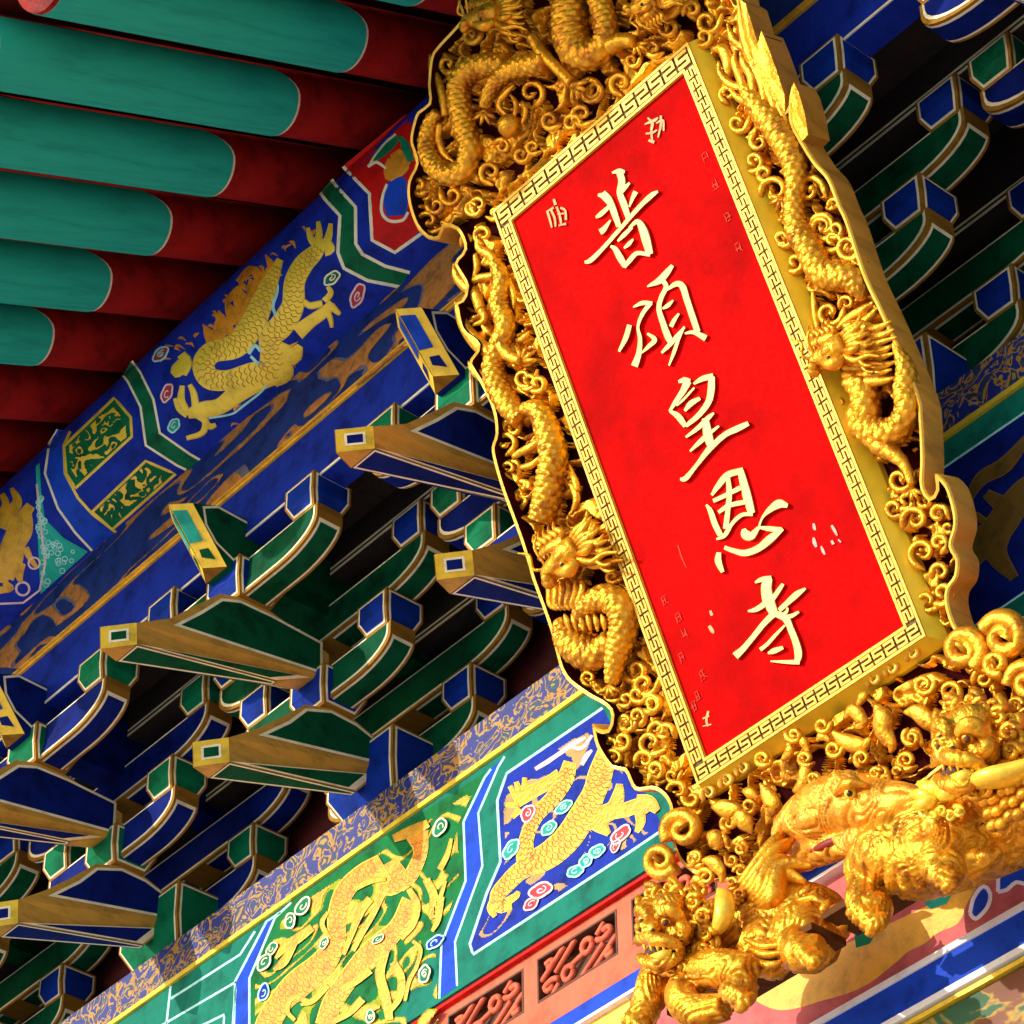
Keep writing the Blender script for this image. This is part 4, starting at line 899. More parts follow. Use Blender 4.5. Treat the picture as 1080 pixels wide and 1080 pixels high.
def meander(org, du, dv, length, width):
    """running square S's, alternately turned; du along, dv across."""
    mb = MB(); c = width/5.0; t = c*0.52
    n = max(1, round(length/(6*c))); pit = length/n; k = pit/(6*c)
    def bar(s0, s1, t0, t1, jig):
        z0, z1 = -0.0037, 0.0022+jig
        V = [P3(org[0]+du[0]*s+dv[0]*q, org[1]+du[1]*s+dv[1]*q, w) for w in (z0, z1) for s, q in ((s0, t0), (s1, t0), (s1, t1), (s0, t1))]
        mb.add(V, [(0, 3, 2, 1), (4, 5, 6, 7), (0, 1, 5, 4), (1, 2, 6, 5), (2, 3, 7, 6), (3, 0, 4, 7)])
    for i in range(n):
        s = i*pit + 0.5*c
        row = lambda r, a, b: bar(s+a*c*k, s+b*c*k, (r+0.5)*c-t, (r+0.5)*c+t, 0)
        col = lambda q, a, b: bar(s+q*c*k, s+(q+1)*c*k, (a+0.5)*c-t*0.9, (b+0.5)*c+t*0.9, 0.0004)
        row(0, 0, 5); row(2, 0, 5); row(4, 0, 5)
        if i % 2 == 0: col(0, 2, 4); col(4, 0, 2)
        else: col(4, 2, 4); col(0, 0, 2)
    mb.build('meander', FRETG, fr)
g0 = e+0.003
wv = (V1-B1)-2*g0
meander((U0+g0, B1+g0), (1, 0), (0, 1), U1-U0-2*g0, wv); meander((U0+g0, V0+g0), (1, 0), (0, 1), U1-U0-2*g0, (B0-V0)-2*g0)
meander((U0+g0, B0), (0, 1), (1, 0), B1-B0, (A0-U0)-2*g0); meander((A1+g0, B0), (0, 1), (1, 0), B1-B0, (U1-A1)-2*g0)

# characters: brush strokes traced, raised from the board
def glyph(strokes, c, name, m, rise=0.008, base=-0.0095, k=1.0, label=None):
    mb = MB()
    for i, q in enumerate(strokes):
        ribbon(mb, PLQ, [(p[0], p[1], p[2]*k*(1.08 if m is LETTER else 1)) for p in c(q)], base, rise+0.0004*i, 0, 1.2)
    return mb.build(name, m, pq, label)
cA = crop(600, 160, 4.5); cB = crop(680, 380, 4.5); cC = crop(720, 540, 5.4)
glyph([[(205, 100, 10), (240, 92, 26), (265, 96, 16)], [(240, 95, 34), (252, 140, 36), (243, 195, 32), (262, 250, 34), (284, 318, 26)], [(160, 195, 34), (188, 225, 36), (212, 280, 34), (238, 355, 26)], [(138, 205, 14), (165, 212, 30), (188, 240, 24)], [(128, 312, 12), (150, 298, 24), (195, 258, 18)], [(288, 148, 12), (265, 172, 22), (245, 198, 18)], [(318, 190, 26), (305, 215, 20), (286, 262, 8)], [(148, 382, 30), (165, 370, 28), (198, 325, 8)], [(75, 525, 14), (105, 515, 24), (165, 455, 20), (240, 370, 20), (330, 268, 22), (390, 210, 26), (422, 188, 12)], [(198, 448, 12), (220, 462, 26), (245, 505, 34), (268, 545, 26)], [(285, 362, 10), (325, 332, 26), (350, 365, 40), (368, 420, 44), (385, 485, 34)], [(262, 548, 20), (290, 515, 24), (325, 482, 22), (385, 490, 18)], [(232, 425, 10), (262, 395, 22), (300, 358, 16)], [(262, 458, 10), (285, 438, 20), (305, 415, 8)]], cA, 'gold_character', LETTER)
glyph([[(492, 540, 18), (465, 575, 32), (430, 612, 34), (372, 640, 8)], [(440, 605, 26), (462, 640, 24), (440, 690, 24), (428, 745, 26), (448, 815, 30), (472, 880, 34), (492, 915, 22)], [(465, 655, 12), (510, 628, 28), (540, 640, 34), (560, 700, 32), (590, 790, 32), (612, 855, 30)], [(550, 862, 10), (595, 858, 22), (650, 885, 34)], [(445, 745, 10), (470, 730, 22), (495, 705, 8)], [(485, 830, 22), (500, 800, 20), (522, 768, 10)], [(440, 955, 12), (475, 920, 22), (510, 880, 22), (548, 835, 12)], [(475, 1015, 8), (500, 950, 18), (520, 890, 18), (548, 830, 10)], [(305, 738, 8), (350, 718, 22), (395, 720, 20)], [(385, 722, 22), (350, 770, 20), (328, 830, 14), (338, 890, 22), (332, 960, 28), (312, 1018, 36)], [(345, 955, 8), (378, 925, 20), (408, 892, 24), (372, 862, 12)], [(288, 822, 24), (272, 880, 26), (238, 948, 12)]], cA, 'gold_character', LETTER)
glyph([[(160, 102, 14), (190, 95, 30), (215, 100, 24)], [(205, 100, 40), (180, 150, 30), (145, 200, 22), (118, 242, 12)], [(232, 112, 12), (275, 88, 28), (325, 75, 30)], [(318, 78, 34), (316, 140, 36), (302, 200, 32), (255, 262, 26), (195, 312, 20)], [(118, 240, 14), (155, 262, 30), (178, 290, 30), (192, 315, 18)], [(190, 240, 14), (220, 205, 28), (262, 180, 18)], [(150, 215, 10), (185, 185, 12), (235, 130, 10)], [(328, 250, 10), (300, 275, 24), (255, 320, 22), (195, 365, 12)], [(288, 275, 34), (296, 330, 44), (308, 385, 44), (320, 415, 24)], [(352, 312, 10), (310, 345, 20), (265, 385, 24), (215, 432, 10)], [(168, 565, 16), (195, 560, 26), (245, 500, 20), (310, 418, 30), (380, 355, 28), (440, 325, 32), (492, 300, 24)]], cB, 'gold_character', LETTER)
glyph([[(292, 685, 10), (312, 715, 26), (335, 780, 30), (360, 830, 28)], [(318, 640, 14), (350, 595, 28), (395, 545, 34), (468, 522, 30)], [(455, 525, 34), (470, 580, 40), (488, 650, 44), (508, 725, 36)], [(512, 730, 20), (460, 735, 20), (415, 775, 20), (380, 830, 22), (340, 850, 10)], [(395, 560, 24), (402, 630, 28), (395, 710, 26), (385, 800, 28)], [(325, 668, 20), (375, 645, 22), (455, 605, 24)], [(350, 722, 18), (400, 690, 24), (480, 672, 24)], [(352, 912, 24), (350, 955, 34), (370, 1005, 20)], [(378, 888, 20), (425, 905, 26), (480, 915, 34), (545, 890, 36), (600, 845, 40), (655, 800, 18)], [(650, 802, 20), (595, 800, 26), (540, 792, 14)], [(470, 800, 20), (480, 825, 50), (505, 835, 40), (540, 795, 18)], [(678, 690, 22), (640, 682, 44), (600, 705, 32), (560, 745, 12), (540, 795, 10)]], cB, 'gold_character', LETTER)
glyph([[(412, 402, 12), (450, 385, 30), (505, 378, 34)], [(485, 378, 60), (478, 440, 64), (492, 510, 70), (525, 585, 50)], [(572, 410, 20), (545, 450, 28), (510, 500, 30)], [(372, 565, 12), (420, 555, 30), (480, 515, 34)], [(700, 435, 12), (650, 470, 38), (600, 515, 34), (550, 560, 28)], [(598, 545, 12), (590, 570, 20), (560, 590, 24)], [(662, 568, 14), (620, 592, 26), (570, 600, 30)], [(525, 575, 40), (460, 640, 34), (400, 715, 32), (345, 780, 36), (300, 822, 48)], [(520, 575, 40), (585, 605, 44), (615, 665, 40), (645, 740, 42), (660, 810, 46), (650, 862, 30)], [(665, 855, 30), (600, 855, 24), (500, 850, 8)], [(485, 805, 12), (520, 792, 34), (572, 772, 20)], [(442, 785, 26), (480, 755, 22), (530, 700, 20), (582, 645, 12)]], cC, 'gold_character', LETTER)
I_ = lambda q: q
glyph([[(683, 124, 2), (688, 130, 4), (687, 138, 3), (688, 150, 3)], [(680, 131, 2), (690, 127, 4), (694, 124, 2)], [(681, 141, 2), (688, 140, 3), (693, 137, 2)], [(697, 122, 3), (697, 132, 3), (694, 145, 2)], [(692, 130, 2), (699, 127, 3), (700, 138, 2)], [(684, 148, 3), (690, 150, 4)]], I_, 'small_character', SMALLG, 0.003)
glyph([[(584, 210, 3), (586, 216, 4)], [(577, 222, 3), (580, 232, 3), (582, 240, 2)], [(581, 221, 3), (585, 230, 3), (586, 239, 2)], [(577, 223, 2), (584, 219, 3)], [(587, 218, 3), (590, 226, 3), (592, 236, 3)], [(591, 219, 3), (596, 222, 3), (597, 232, 3)], [(588, 226, 2), (595, 225, 2)], [(589, 238, 2), (597, 236, 3)]], I_, 'small_character', SMALLG, 0.003)
def faint(cx, cy, seed, m=FAINT, s=1.0):
    r = random.Random(seed); st = []; ax, ay = 0.79, -0.61; bx, by = 0.35, 0.94      # the character's own across and down
    at = lambda u, v: (cx+(ax*u+bx*v)*s, cy+(ay*u+by*v)*s)
    for i in range(3):
        v = -4.5+i*4.2+r.uniform(-1, 1); u0, u1 = -r.uniform(2, 4.5), r.uniform(2, 4.5)
        if r.random() < 0.85: st.append([at(u0, v)+(0.6,), at(0, v-0.3)+(1.3,), at(u1, v)+(0.5,)])
    for i in range(2):
        u = -2.2+i*4.2+r.uniform(-1, 1); st.append([at(u, -5.5+r.uniform(0, 2))+(0.8,), at(u+r.uniform(-.6, .6), 0)+(1.4,), at(u, r.uniform(2, 5.5))+(0.5,)])
    if r.random() < 0.7: st.append([at(0.5, 0)+(1.2,), at(2.5, 3)+(1.0,), at(4.5, 5)+(0.4,)])
    glyph(st, I_, 'faint_character', m, 0.0012)
for i, (x, y) in enumerate(((744, 166), (754, 195), (768, 229), (779, 262), (701, 634), (716, 652), (721, 668), (719, 694), (741, 712), (736, 735), (732, 745))): faint(x, y, 40+i)
glyph([[(747, 750, 3), (745, 760, 3), (747, 766, 2)], [(741, 758, 2), (748, 755, 2.4)], [(741, 766, 1.5), (750, 764, 2)]], I_, 'faint_character', SMALLG, 0.0015)
glyph([[(858, 552, 3), (859, 557, 4), (860, 559, 2)], [(858, 567, 3), (859, 572, 5), (861, 577, 3)], [(866, 576, 2), (868, 581, 4), (870, 585, 2)], [(877, 554, 3), (880, 559, 4), (883, 565, 2)], [(877, 570, 3), (879, 574, 4)], [(884, 569, 2), (887, 572, 2)]], I_, 'faint_character', mat('pale_pink_specks', (0.85, 0.32, 0.26), 0.5, 0, 0.3, 40, 0.1), 0.0015)
glyph([[(749, 644, 3), (751, 649, 4)], [(748, 660, 4), (751, 665, 5), (753, 668, 2)]], I_, 'faint_character', SMALLG, 0.0015)
glyph([[(715, 575, 1.5), (719, 588, 2), (724, 599, 1)]], I_, 'faint_character', FAINT, 0.0012)

# ---- carved frame: slab with raised rim
k1 = crop(420, 0, 4.909); k2 = crop(600, 0, 4.909); k3 = crop(440, 180, 4.909); k4 = crop(480, 380, 4.909); k5 = crop(540, 560, 4.909)
k6 = crop(740, 40, 4.909); k7 = crop(800, 230, 4.909); k8 = crop(860, 420, 4.909); kb = crop(620, 720, 4.909); kc = crop(800, 680, 4.909); kd = crop(860, 640, 4.909); ke = crop(640, 860, 4.909)
OUT = [(560, -112), (516, -72), (494, -30), (482, 4), (487, 18), (461, 48), (453.6, 61), (450.6, 90), (451.6, 108), (440, 117), (434, 134), (432, 151), (438, 172), (430, 190), (429.5, 212), (437.8, 238), (450.7, 252), (462, 252), (467.4, 240), (481, 243), (489, 262), (478.7, 278), (491, 302), (486, 316), (480, 319), (486, 349), (503, 365), (494, 383), (506.5, 406), (518.7, 433), (521.8, 457), (517.7, 472), (520.7, 490), (529, 518), (547, 567), (557.4, 600), (560.4, 611), (578.7, 662), (593, 711), (617, 733), (637.8, 745), (643.9, 755), (640, 769), (630, 768), (624, 763), (628, 787), (644, 811), (658, 814), (669, 834), (691, 834), (705, 850), (706, 880), (722, 915), (770, 930), (860, 890), (940, 850), (1020, 790), (1090, 740), (1110, 690), (1080, 650), (1040, 668), (1012, 665), (1000.5, 640), (1000.5, 622), (1009, 609), (1010.7, 589), (1003.6, 575), (1008.7, 554), (1006.7, 534), (998.5, 510), (985.3, 499), (986, 516), (980, 524), (974, 514), (973, 507), (974, 481), (972, 440), (969, 419), (950.7, 373), (930, 326), (912, 287), (893.7, 232), (886.7, 217), (874.5, 187), (860, 170), (846, 148), (836, 128), (835, 107), (837.8, 89), (827, 117), (812, 98), (801.7, 81), (803.7, 35), (796, 62), (787, 40), (780, 2), (772, -40), (740, -100), (690, -140), (620, -140)]
OUTS = [p[:2] for p in spline([p+(0,) for p in OUT]+[OUT[0]+(0,)], 5.0)][:-1]
fu = [UV(*p) for p in OUTS]
ar = sum(a[0]*b[1]-b[0]*a[1] for a, b in zip(fu, fu[1:]+fu[:1]))
if ar < 0: fu = fu[::-1]
def inward(P, d):
    o = []; n = len(P)
    for i in range(n):
        a, b = P[i-2], P[(i+2) % n]; tx, ty = b[0]-a[0], b[1]-a[1]; l = math.hypot(tx, ty) or 1
        o.append((P[i][0]-ty/l*d, P[i][1]+tx/l*d))
    return o
n = len(fu); mb = MB()
fi = inward(fu, 0.004); fj = inward(fu, 0.013)
loops = [(fu, -0.095), (fu, -0.006), (fi, 0.0), (fj, -0.003), (fj, REC-0.002)]
V = [P3(a, b, w) for L, w in loops for a, b in L]
for k, mi in ((0, 0), (1, 1), (2, 1), (3, 2)):
    mb.add([], []) ; 
mb.v += V
for k, mi in ((0, 0), (1, 1), (2, 1), (3, 2)):
    for i in range(n):
        j = (i+1) % n; mb.f.append([k*n+i, k*n+j, (k+1)*n+j, (k+1)*n+i]); mb.m.append(mi); mb.sm.append(k == 0)
from mathutils.geometry import tessellate_polygon
tri = tessellate_polygon([[Vector((a, b, 0)) for a, b in fu]])
o2 = len(mb.v); mb.v += [P3(a, b, REC) for a, b in fu] + [P3(a, b, -0.095) for a, b in fu]
for t in tri:
    mb.f.append([o2+i for i in t]); mb.m.append(2); mb.sm.append(False)
    mb.f.append([o2+n+i for i in t]); mb.m.append(0); mb.sm.append(False)
frame = mb.build('carved_frame', [OCHRE, RIM, MAROON], pq)

for q in ([(803.7, 33), (796, 62), (800, 83), (812, 99), (828, 118), (828, 100), (818, 70), (810, 48)], [(837.8, 87), (834, 107), (835.5, 128), (846, 149), (853, 142), (849, 118), (843, 98)], [(781, 0), (786, 40), (796, 64), (800, 82), (804, 60), (795, 30), (787, 4)]):
    mb = MB(); n_ = len(q); V = [PLQ(x, y, 0.002) for x, y in q] + [PLQ(*p, 0.002-0.117) for p in q]
    V = [P3(*UV(x, y), w) for w in (0.003, -0.0965) for x, y in q]; cx_ = sum(p[0] for p in q)/n_; cy_ = sum(p[1] for p in q)/n_
    V.append(P3(*UV(cx_, cy_), 0.012))
    mb.add(V, [(i, (i+1) % n_, 2*n_) for i in range(n_)], 1); mb.add(V, [(i, (i+1) % n_, n_+(i+1) % n_, n_+i) for i in range(n_)], 0)
    mb.build('flame_tip', [OCHRE, GOLD], frame)
# carving vocabulary, in traced pixels on the plaque's plane; widths become metres
PXM = 1/335.0
OCC = []
def TP(x, y, r, w=-0.035):
    OCC.append((x, y, r)); p = PLQ(x, y, w); return (p.x, p.y, p.z, r*PXM)
GK = [1.0]
def gtube(mb, pts, w=-0.035, scales=0.0, seg=12, step=0.007, mi=0, flat=1.0):
    """pts: (x, y, radius px[, w])"""
    tube(mb, [TP(p[0], p[1], p[2]*GK[0], p[3] if len(p) > 3 else w) for p in pts], step, seg, mi, scales, flat, PN)
def curl_pts(x, y, R, turns=1.5, a0=0.0, sgn=1, r=2.4, tail=0.0):
    q = []; N = 14
    for i in range(N+1):
        t = i/N; a = a0+sgn*2*math.pi*turns*t; rr = R*(0.16+0.84*(1-t)**0.9)
        q.append((x+math.cos(a)*rr, y+math.sin(a)*rr, r*(1.0-0.45*t) if i < N else r*1.25))
    if tail:
        a = a0; q = [(q[0][0]+sgn*math.sin(a)*tail*1.0+math.cos(a)*2, q[0][1]-sgn*math.cos(a)*tail, r*0.35)] + q
    return q
NCURL = [0]
def curl(x, y, R, turns=1.4, a0=0.0, sgn=1, r=2.4, tail=0.0, w=-0.04, m=GOLD, name='cloud_scroll', par=None):
    mb = MB(); q = curl_pts(x, y, R, turns, a0, sgn, r, tail)
    gtube(mb, [(a, b, c*1.22, w+0.012*i/len(q)) for i, (a, b, c) in enumerate(q)], w, 0, 8, 0.006)
    NCURL[0] += 1
    return mb.build(name, m, par or frame)
def flame(mb, pts, w=-0.03, flat=0.75): gtube(mb, pts, w, 0, 8, 0.008, 0, flat)
def spikes(mb, pts, side, every=5.0, ln=4.0, w=-0.035):
    q = spline(pts, every)
    for i in range(1, len(q)-1):
        tx, ty = q[i+1][0]-q[i-1][0], q[i+1][1]-q[i-1][1]; l = math.hypot(tx, ty) or 1
        nx, ny = -ty/l*side, tx/l*side; r = q[i][2]
        gtube(mb, [(q[i][0]+nx*r*0.6, q[i][1]+ny*r*0.6, 2.2), (q[i][0]+nx*(r+ln*.5)+tx/l*1.0, q[i][1]+ny*(r+ln*.5)+ty/l, 1.5), (q[i][0]+nx*(r+ln)+tx/l*2.5, q[i][1]+ny*(r+ln)+ty/l*2.5, 0.3)], w, 0, 6, 0.01)
def claw(mb, x, y, ang, s, w=-0.02):
    gtube(mb, [(x, y, s*0.42), (x+math.cos(ang)*s*0.4, y+math.sin(ang)*s*.4, s*0.38)], w)
    for d in (-0.9, -0.3, 0.3, 0.9):
        a = ang+d; b = ang+d*1.5
        gtube(mb, [(x, y, s*0.26), (x+math.cos(a)*s*0.8, y+math.sin(a)*s*0.8, s*0.22, w+0.015), (x+math.cos(a)*s*1.2+math.cos(b)*s*.2, y+math.sin(a)*s*1.2+math.sin(b)*s*.2, s*0.16, w+0.01), (x+math.cos(a)*s*1.35+math.cos(b)*s*.5, y+math.sin(a)*s*1.35+math.sin(b)*s*.5, s*0.05, w-0.01)], w, 0, 7)
def dragon_head(mb, x, y, ang, s, flip=1, w=-0.02, mane=True):
    fx, fy = math.cos(ang), math.sin(ang); sx, sy = fy*flip, -fx*flip     # s points to the brow side
    def H(f, q, o, r): return (x+(fx*f+sx*q)*s, y+(fy*f+sy*q)*s, r*s, w+o*s*PXM)
    def T(*p, **k): gtube(mb, [H(*a) for a in p], w, 0, k.get('seg', 10), 0.005, k.get('mi', 0), k.get('flat', 1.0))
    T((-0.45, 0.0, 0.1, 0.42), (0.0, 0.05, 0.2, 0.46), (0.4, 0.1, 0.25, 0.36), (0.8, 0.16, 0.25, 0.30), (1.05, 0.22, 0.25, 0.24), (1.18, 0.26, 0.22, 0.12))
    T((0.95, 0.40, 0.3, 0.10), (1.12, 0.46, 0.40, 0.22), (1.28, 0.36, 0.3, 0.10)); T((0.95, 0.28, 0.5, 0.08), (1.12, 0.28, 0.55, 0.17), (1.25, 0.22, 0.48, 0.06))
    T((-0.2, -0.35, 0.1, 0.30), (0.3, -0.48, 0.2, 0.22), (0.72, -0.50, 0.2, 0.16), (0.98, -0.40, 0.2, 0.08))
    T((-0.15, 0.36, 0.5, 0.12), (0.2, 0.50, 0.62, 0.21), (0.5, 0.44, 0.6, 0.17), (0.74, 0.30, 0.5, 0.06)); T((-0.05, -0.05, 0.5, 0.10), (0.25, -0.10, 0.6, 0.17), (0.6, -0.02, 0.55, 0.10), (0.8, 0.02, 0.5, 0.04))
    T((0.1, -0.12, 0.55, 0.06), (0.45, -0.08, 0.55, 0.09), (0.85, -0.02, 0.5, 0.06), (1.1, 0.02, 0.4, 0.05))
    c = H(0.34, 0.22, 0.62, 0.17); p = PLQ(c[0], c[1], c[3]); ball(mb, p, c[2]*PXM, 2, 0)
    c = H(0.40, 0.20, 0.76, 0.08); p = PLQ(c[0], c[1], c[3]); ball(mb, p, c[2]*PXM, 2, 1)
    for i in range(4):
        f = 0.45+0.16*i; T((f, -0.08, 0.42, 0.06), (f+0.02, -0.26, 0.42, 0.012), seg=6)
    for i in range(3):
        f = 0.45+0.16*i; T((f, -0.42, 0.35, 0.05), (f+0.02, -0.24, 0.38, 0.01), seg=6)
    for d in (0.0, 0.34): T((-0.2, 0.38+d*.3, 0.4-d, 0.11), (-0.6, 0.72+d*.6, 0.5-d, 0.10), (-1.1, 0.72+d, 0.45-d, 0.08), (-1.55, 0.95+d, 0.4-d, 0.03)); T((-0.7, 0.75+d*.6, 0.5-d, 0.07), (-0.85, 1.05+d*.8, 0.5-d, 0.06), (-1.1, 1.15+d*.8, 0.5-d, 0.02))
    T((-0.35, 0.2, 0.45, 0.08), (-0.65, 0.28, 0.6, 0.13), (-0.98, 0.18, 0.55, 0.03))
    T((1.0, 0.0, 0.45, 0.05), (1.35, -0.25, 0.6, 0.05), (1.2, -0.75, 0.6, 0.045), (1.5, -1.05, 0.5, 0.02)); T((0.9, 0.05, 0.5, 0.04), (0.9, -0.8, 0.7, 0.045), (0.6, -1.2, 0.65, 0.02))
    if mane:
        for i in range(7):
            a = -0.9+i*0.3; q0 = -0.45+i*0.14
            T((-0.35, q0*0.8, 0.25, 0.11), (-0.75, q0*1.1-0.05, 0.4, 0.13), (-1.15, q0*1.5+0.06*(-1)**i, 0.35, 0.10), (-1.5, q0*1.9-0.10, 0.25, 0.02), flat=0.8)
        for i in range(5):
            f = -0.15+0.22*i; T((f, -0.55, 0.2, 0.08), (f-0.10, -0.82, 0.3, 0.10), (f+0.04, -1.05, 0.25, 0.07), (f-0.08, -1.3, 0.15, 0.015))
GE = [GOLD, EYE]
def dragon(fn, label=None):
    mb = MB(); GK[0] = 1.28; fn(mb); GK[0] = 1.0; return mb.build('carved_dragon', GE, frame, label)
SC = 0.17
def d1(mb):      # upper left: a loop low on the left, head under the crest
    B = k1([(560, 330, 40), (470, 335, 46), (380, 360, 50), (325, 430, 52), (318, 530, 48), (340, 640, 46), (372, 760, 46), (350, 870, 46), (270, 905, 44), (185, 855, 42), (150, 750, 38), (165, 640, 30), (205, 580, 22)])
    gtube(mb, B, -0.02, SC, 36, 0.0035); spikes(mb, B[2:10], 1, 5, 3.5)
    A = k1([(770, 320, 46), (700, 335, 44), (600, 355, 40), (520, 410, 34), (470, 480, 28), (448, 560, 22)])
    gtube(mb, A, -0.005, SC, 36, 0.0035); claw(mb, *k1([(445, 575)])[0], 1.5, 9)
    flame(mb, k1([(245, 600, 20), (230, 500, 22), (205, 410, 18), (170, 350, 14), (165, 280, 4)])); flame(mb, k1([(215, 640, 18), (210, 720, 20), (240, 800, 16), (290, 840, 4)]))
    flame(mb, k1([(90, 790, 6), (80, 700, 14), (110, 600, 16), (170, 540, 5)])); flame(mb, k1([(110, 860, 5), (90, 800, 14), (100, 740, 14), (150, 700, 4)]))
    dragon_head(mb, *k1([(470, 70)])[0], 3.0, 24, 1, 0.01)
def d2(mb):      # crest: body dipping below the top edge
    B = k2([(-150, -150, 46), (-30, -60, 60), (0, 60, 66), (10, 170, 70), (40, 260, 66), (110, 285, 58), (175, 245, 52), (195, 160, 46), (175, 60, 44), (150, -60, 44), (190, -200, 44), (300, -300, 40)])
    gtube(mb, B, -0.01, SC, 36, 0.0035); spikes(mb, B[1:8], 1, 5, 3.5)
    gtube(mb, k2([(210, 240, 36), (280, 210, 30), (340, 215, 24)]), 0.0, SC); claw(mb, *k2([(350, 225)])[0], 0.9, 8)
    gtube(mb, k1([(690, 190, 24), (740, 270, 24), (820, 350, 24), (900, 430, 26)]), 0.005); claw(mb, *k1([(905, 440)])[0], 0.7, 10, 0.0)
    dragon_head(mb, *k2([(420, 20)])[0], 2.6, 20, -1, 0.01)
    flame(mb, k2([(440, 120, 8), (540, 60, 30), (600, -40, 8)])); flame(mb, k2([(300, 60, 10), (350, 20, 24), (400, -60, 8)]))
def d3(mb):      # left side, upper: tail flames beyond the edge
    B = k3([(400, 470, 24), (440, 560, 34), (425, 680, 38), (460, 800, 40), (430, 900, 42), (395, 1010, 44), (420, 1120, 46), (480, 1220, 46), (540, 1290, 40)])
    gtube(mb, B, -0.02, SC, 36, 0.0035); spikes(mb, B[2:], 1, 5, 4)
    flame(mb, k3([(330, 720, 26), (300, 640, 28), (240, 590, 26), (200, 540, 20), (188, 475, 5)])); flame(mb, k3([(400, 960, 26), (320, 900, 36), (260, 830, 30), (225, 760, 24), (195, 670, 5)]))
    flame(mb, k3([(390, 1080, 26), (330, 1060, 26), (285, 1030, 16), (265, 985, 4)])); flame(mb, k3([(400, 540, 14), (310, 560, 18), (270, 600, 8)])); flame(mb, k3([(400, 540, 18), (390, 450, 22), (320, 400, 20), (310, 330, 6)]))
    flame(mb, k3([(330, 720, 24), (350, 770, 18), (290, 800, 6)])); claw(mb, *k3([(545, 985)])[0], -1.0, 10)
    gtube(mb, k3([(430, 900, 28), (480, 960, 24), (540, 985, 20)]), -0.01, SC)
    for q in ([(300, 430, 14), (310, 500, 18), (290, 560, 6)], [(470, 560, 16), (500, 640, 14), (500, 720, 5)], [(520, 880, 10), (560, 860, 16), (580, 830, 4)]): flame(mb, k3(q))
def d4(mb):      # left side, lower: head low, ringed tail
    B = k4([(350, 250, 22), (420, 250, 34), (455, 300, 44), (490, 400, 52), (510, 500, 54), (495, 610, 56), (475, 720, 54), (440, 830, 46)])
    gtube(mb, B, -0.01, SC, 36, 0.0035); spikes(mb, B, 1, 5, 5); spikes(mb, B[3:], -1, 7, 4)
    dragon_head(mb, *k5([(290, 120)])[0], 2.55, 29, 1, 0.01)
    T = k5([(340, 440, 30), (400, 380, 40), (480, 345, 50), (560, 390, 56), (580, 480, 54), (560, 580, 50), (535, 680, 40), (515, 790, 26)])
    gtube(mb, T, 0.0, SC, 36, 0.0035); spikes(mb, T[2:], -1, 5, 3)
    C = k5([(245, 460, 24), (280, 550, 50), (360, 620, 62), (450, 630, 56), (520, 560, 40)])
    gtube(mb, C, -0.015, SC, 36, 0.0035)
    for i in range(6): flame(mb, k5([(270+i*38, 430, 4), (285+i*38, 465, 15), (300+i*36, 520, 5)]), 0.01)
    for i in range(6): flame(mb, k5([(180+i*36, 250, 10), (195+i*34, 310, 18), (200+i*28, 380, 16), (235+i*22, 410, 4)]), -0.01)
    flame(mb, k4([(560, 620, 10), (610, 660, 18), (630, 720, 18), (600, 800, 6)])); flame(mb, k4([(590, 540, 5), (620, 620, 16), (635, 680, 16)])); claw(mb, *k5([(505, 800)])[0], 1.5, 8)
    flame(mb, k4([(300, 500, 14), (350, 470, 18), (420, 430, 16), (450, 400, 5)])); flame(mb, k4([(340, 555, 12), (400, 540, 16), (440, 500, 8)]))
    flame(mb, k4([(260, 530, 12), (320, 530, 16), (330, 590, 14), (310, 620, 12), (380, 640, 14), (310, 700, 14), (370, 720, 13), (330, 790, 13), (370, 830, 6)]), -0.05)
def d5(mb):      # right side, upper: flaming tail and straight body
    B = k6([(215, 250, 20), (300, 360, 44), (370, 440, 52), (430, 530, 52), (480, 640, 46), (490, 760, 38), (480, 880, 38), (500, 1000, 44), (560, 1090, 50)]) + k7([(330, 280, 50), (420, 300, 52), (490, 320, 46), (525, 390, 30), (520, 430, 8)])
    gtube(mb, B, -0.015, SC, 36, 0.0035)
    for q in ([(230, 300, 16), (200, 200, 22), (170, 120, 18), (180, 60, 5)], [(270, 300, 20), (260, 200, 24), (220, 130, 20), (200, 60, 5)], [(330, 380, 20), (320, 260, 22), (290, 180, 16), (300, 90, 5)], [(380, 430, 22), (370, 330, 22), (340, 260, 18), (350, 200, 5)], [(440, 500, 20), (430, 420, 20), (400, 350, 16), (395, 290, 4)], [(215, 260, 14), (150, 240, 18), (100, 190, 16), (85, 120, 5)], [(260, 340, 14), (190, 310, 16), (140, 260, 5)]): flame(mb, k6(q), -0.01)
    for q in ([(50, 60, 6), (110, 60, 26), (140, 130, 30), (130, 220, 22), (110, 300, 8)], [(180, -60, 14), (180, 40, 26), (230, 110, 24), (300, 180, 8)]): flame(mb, k6(q), -0.03)
    flame(mb, k2([(880, 10, 6), (905, 130, 26), (940, 260, 30), (985, 400, 22)]), -0.02, 1); flame(mb, k2([(1000, 170, 5), (1020, 300, 26), (1060, 420, 34), (1110, 540, 20)]), -0.02, 1); flame(mb, k2([(820, 120, 5), (850, 200, 20), (920, 260, 22), (960, 340, 8)]), -0.02); flame(mb, k6([(478, 245, 8), (490, 340, 26), (500, 440, 30), (540, 560, 22), (600, 660, 10)]), -0.03, 1)
    claw(mb, *k6([(420, 830)])[0], 2.4, 9)
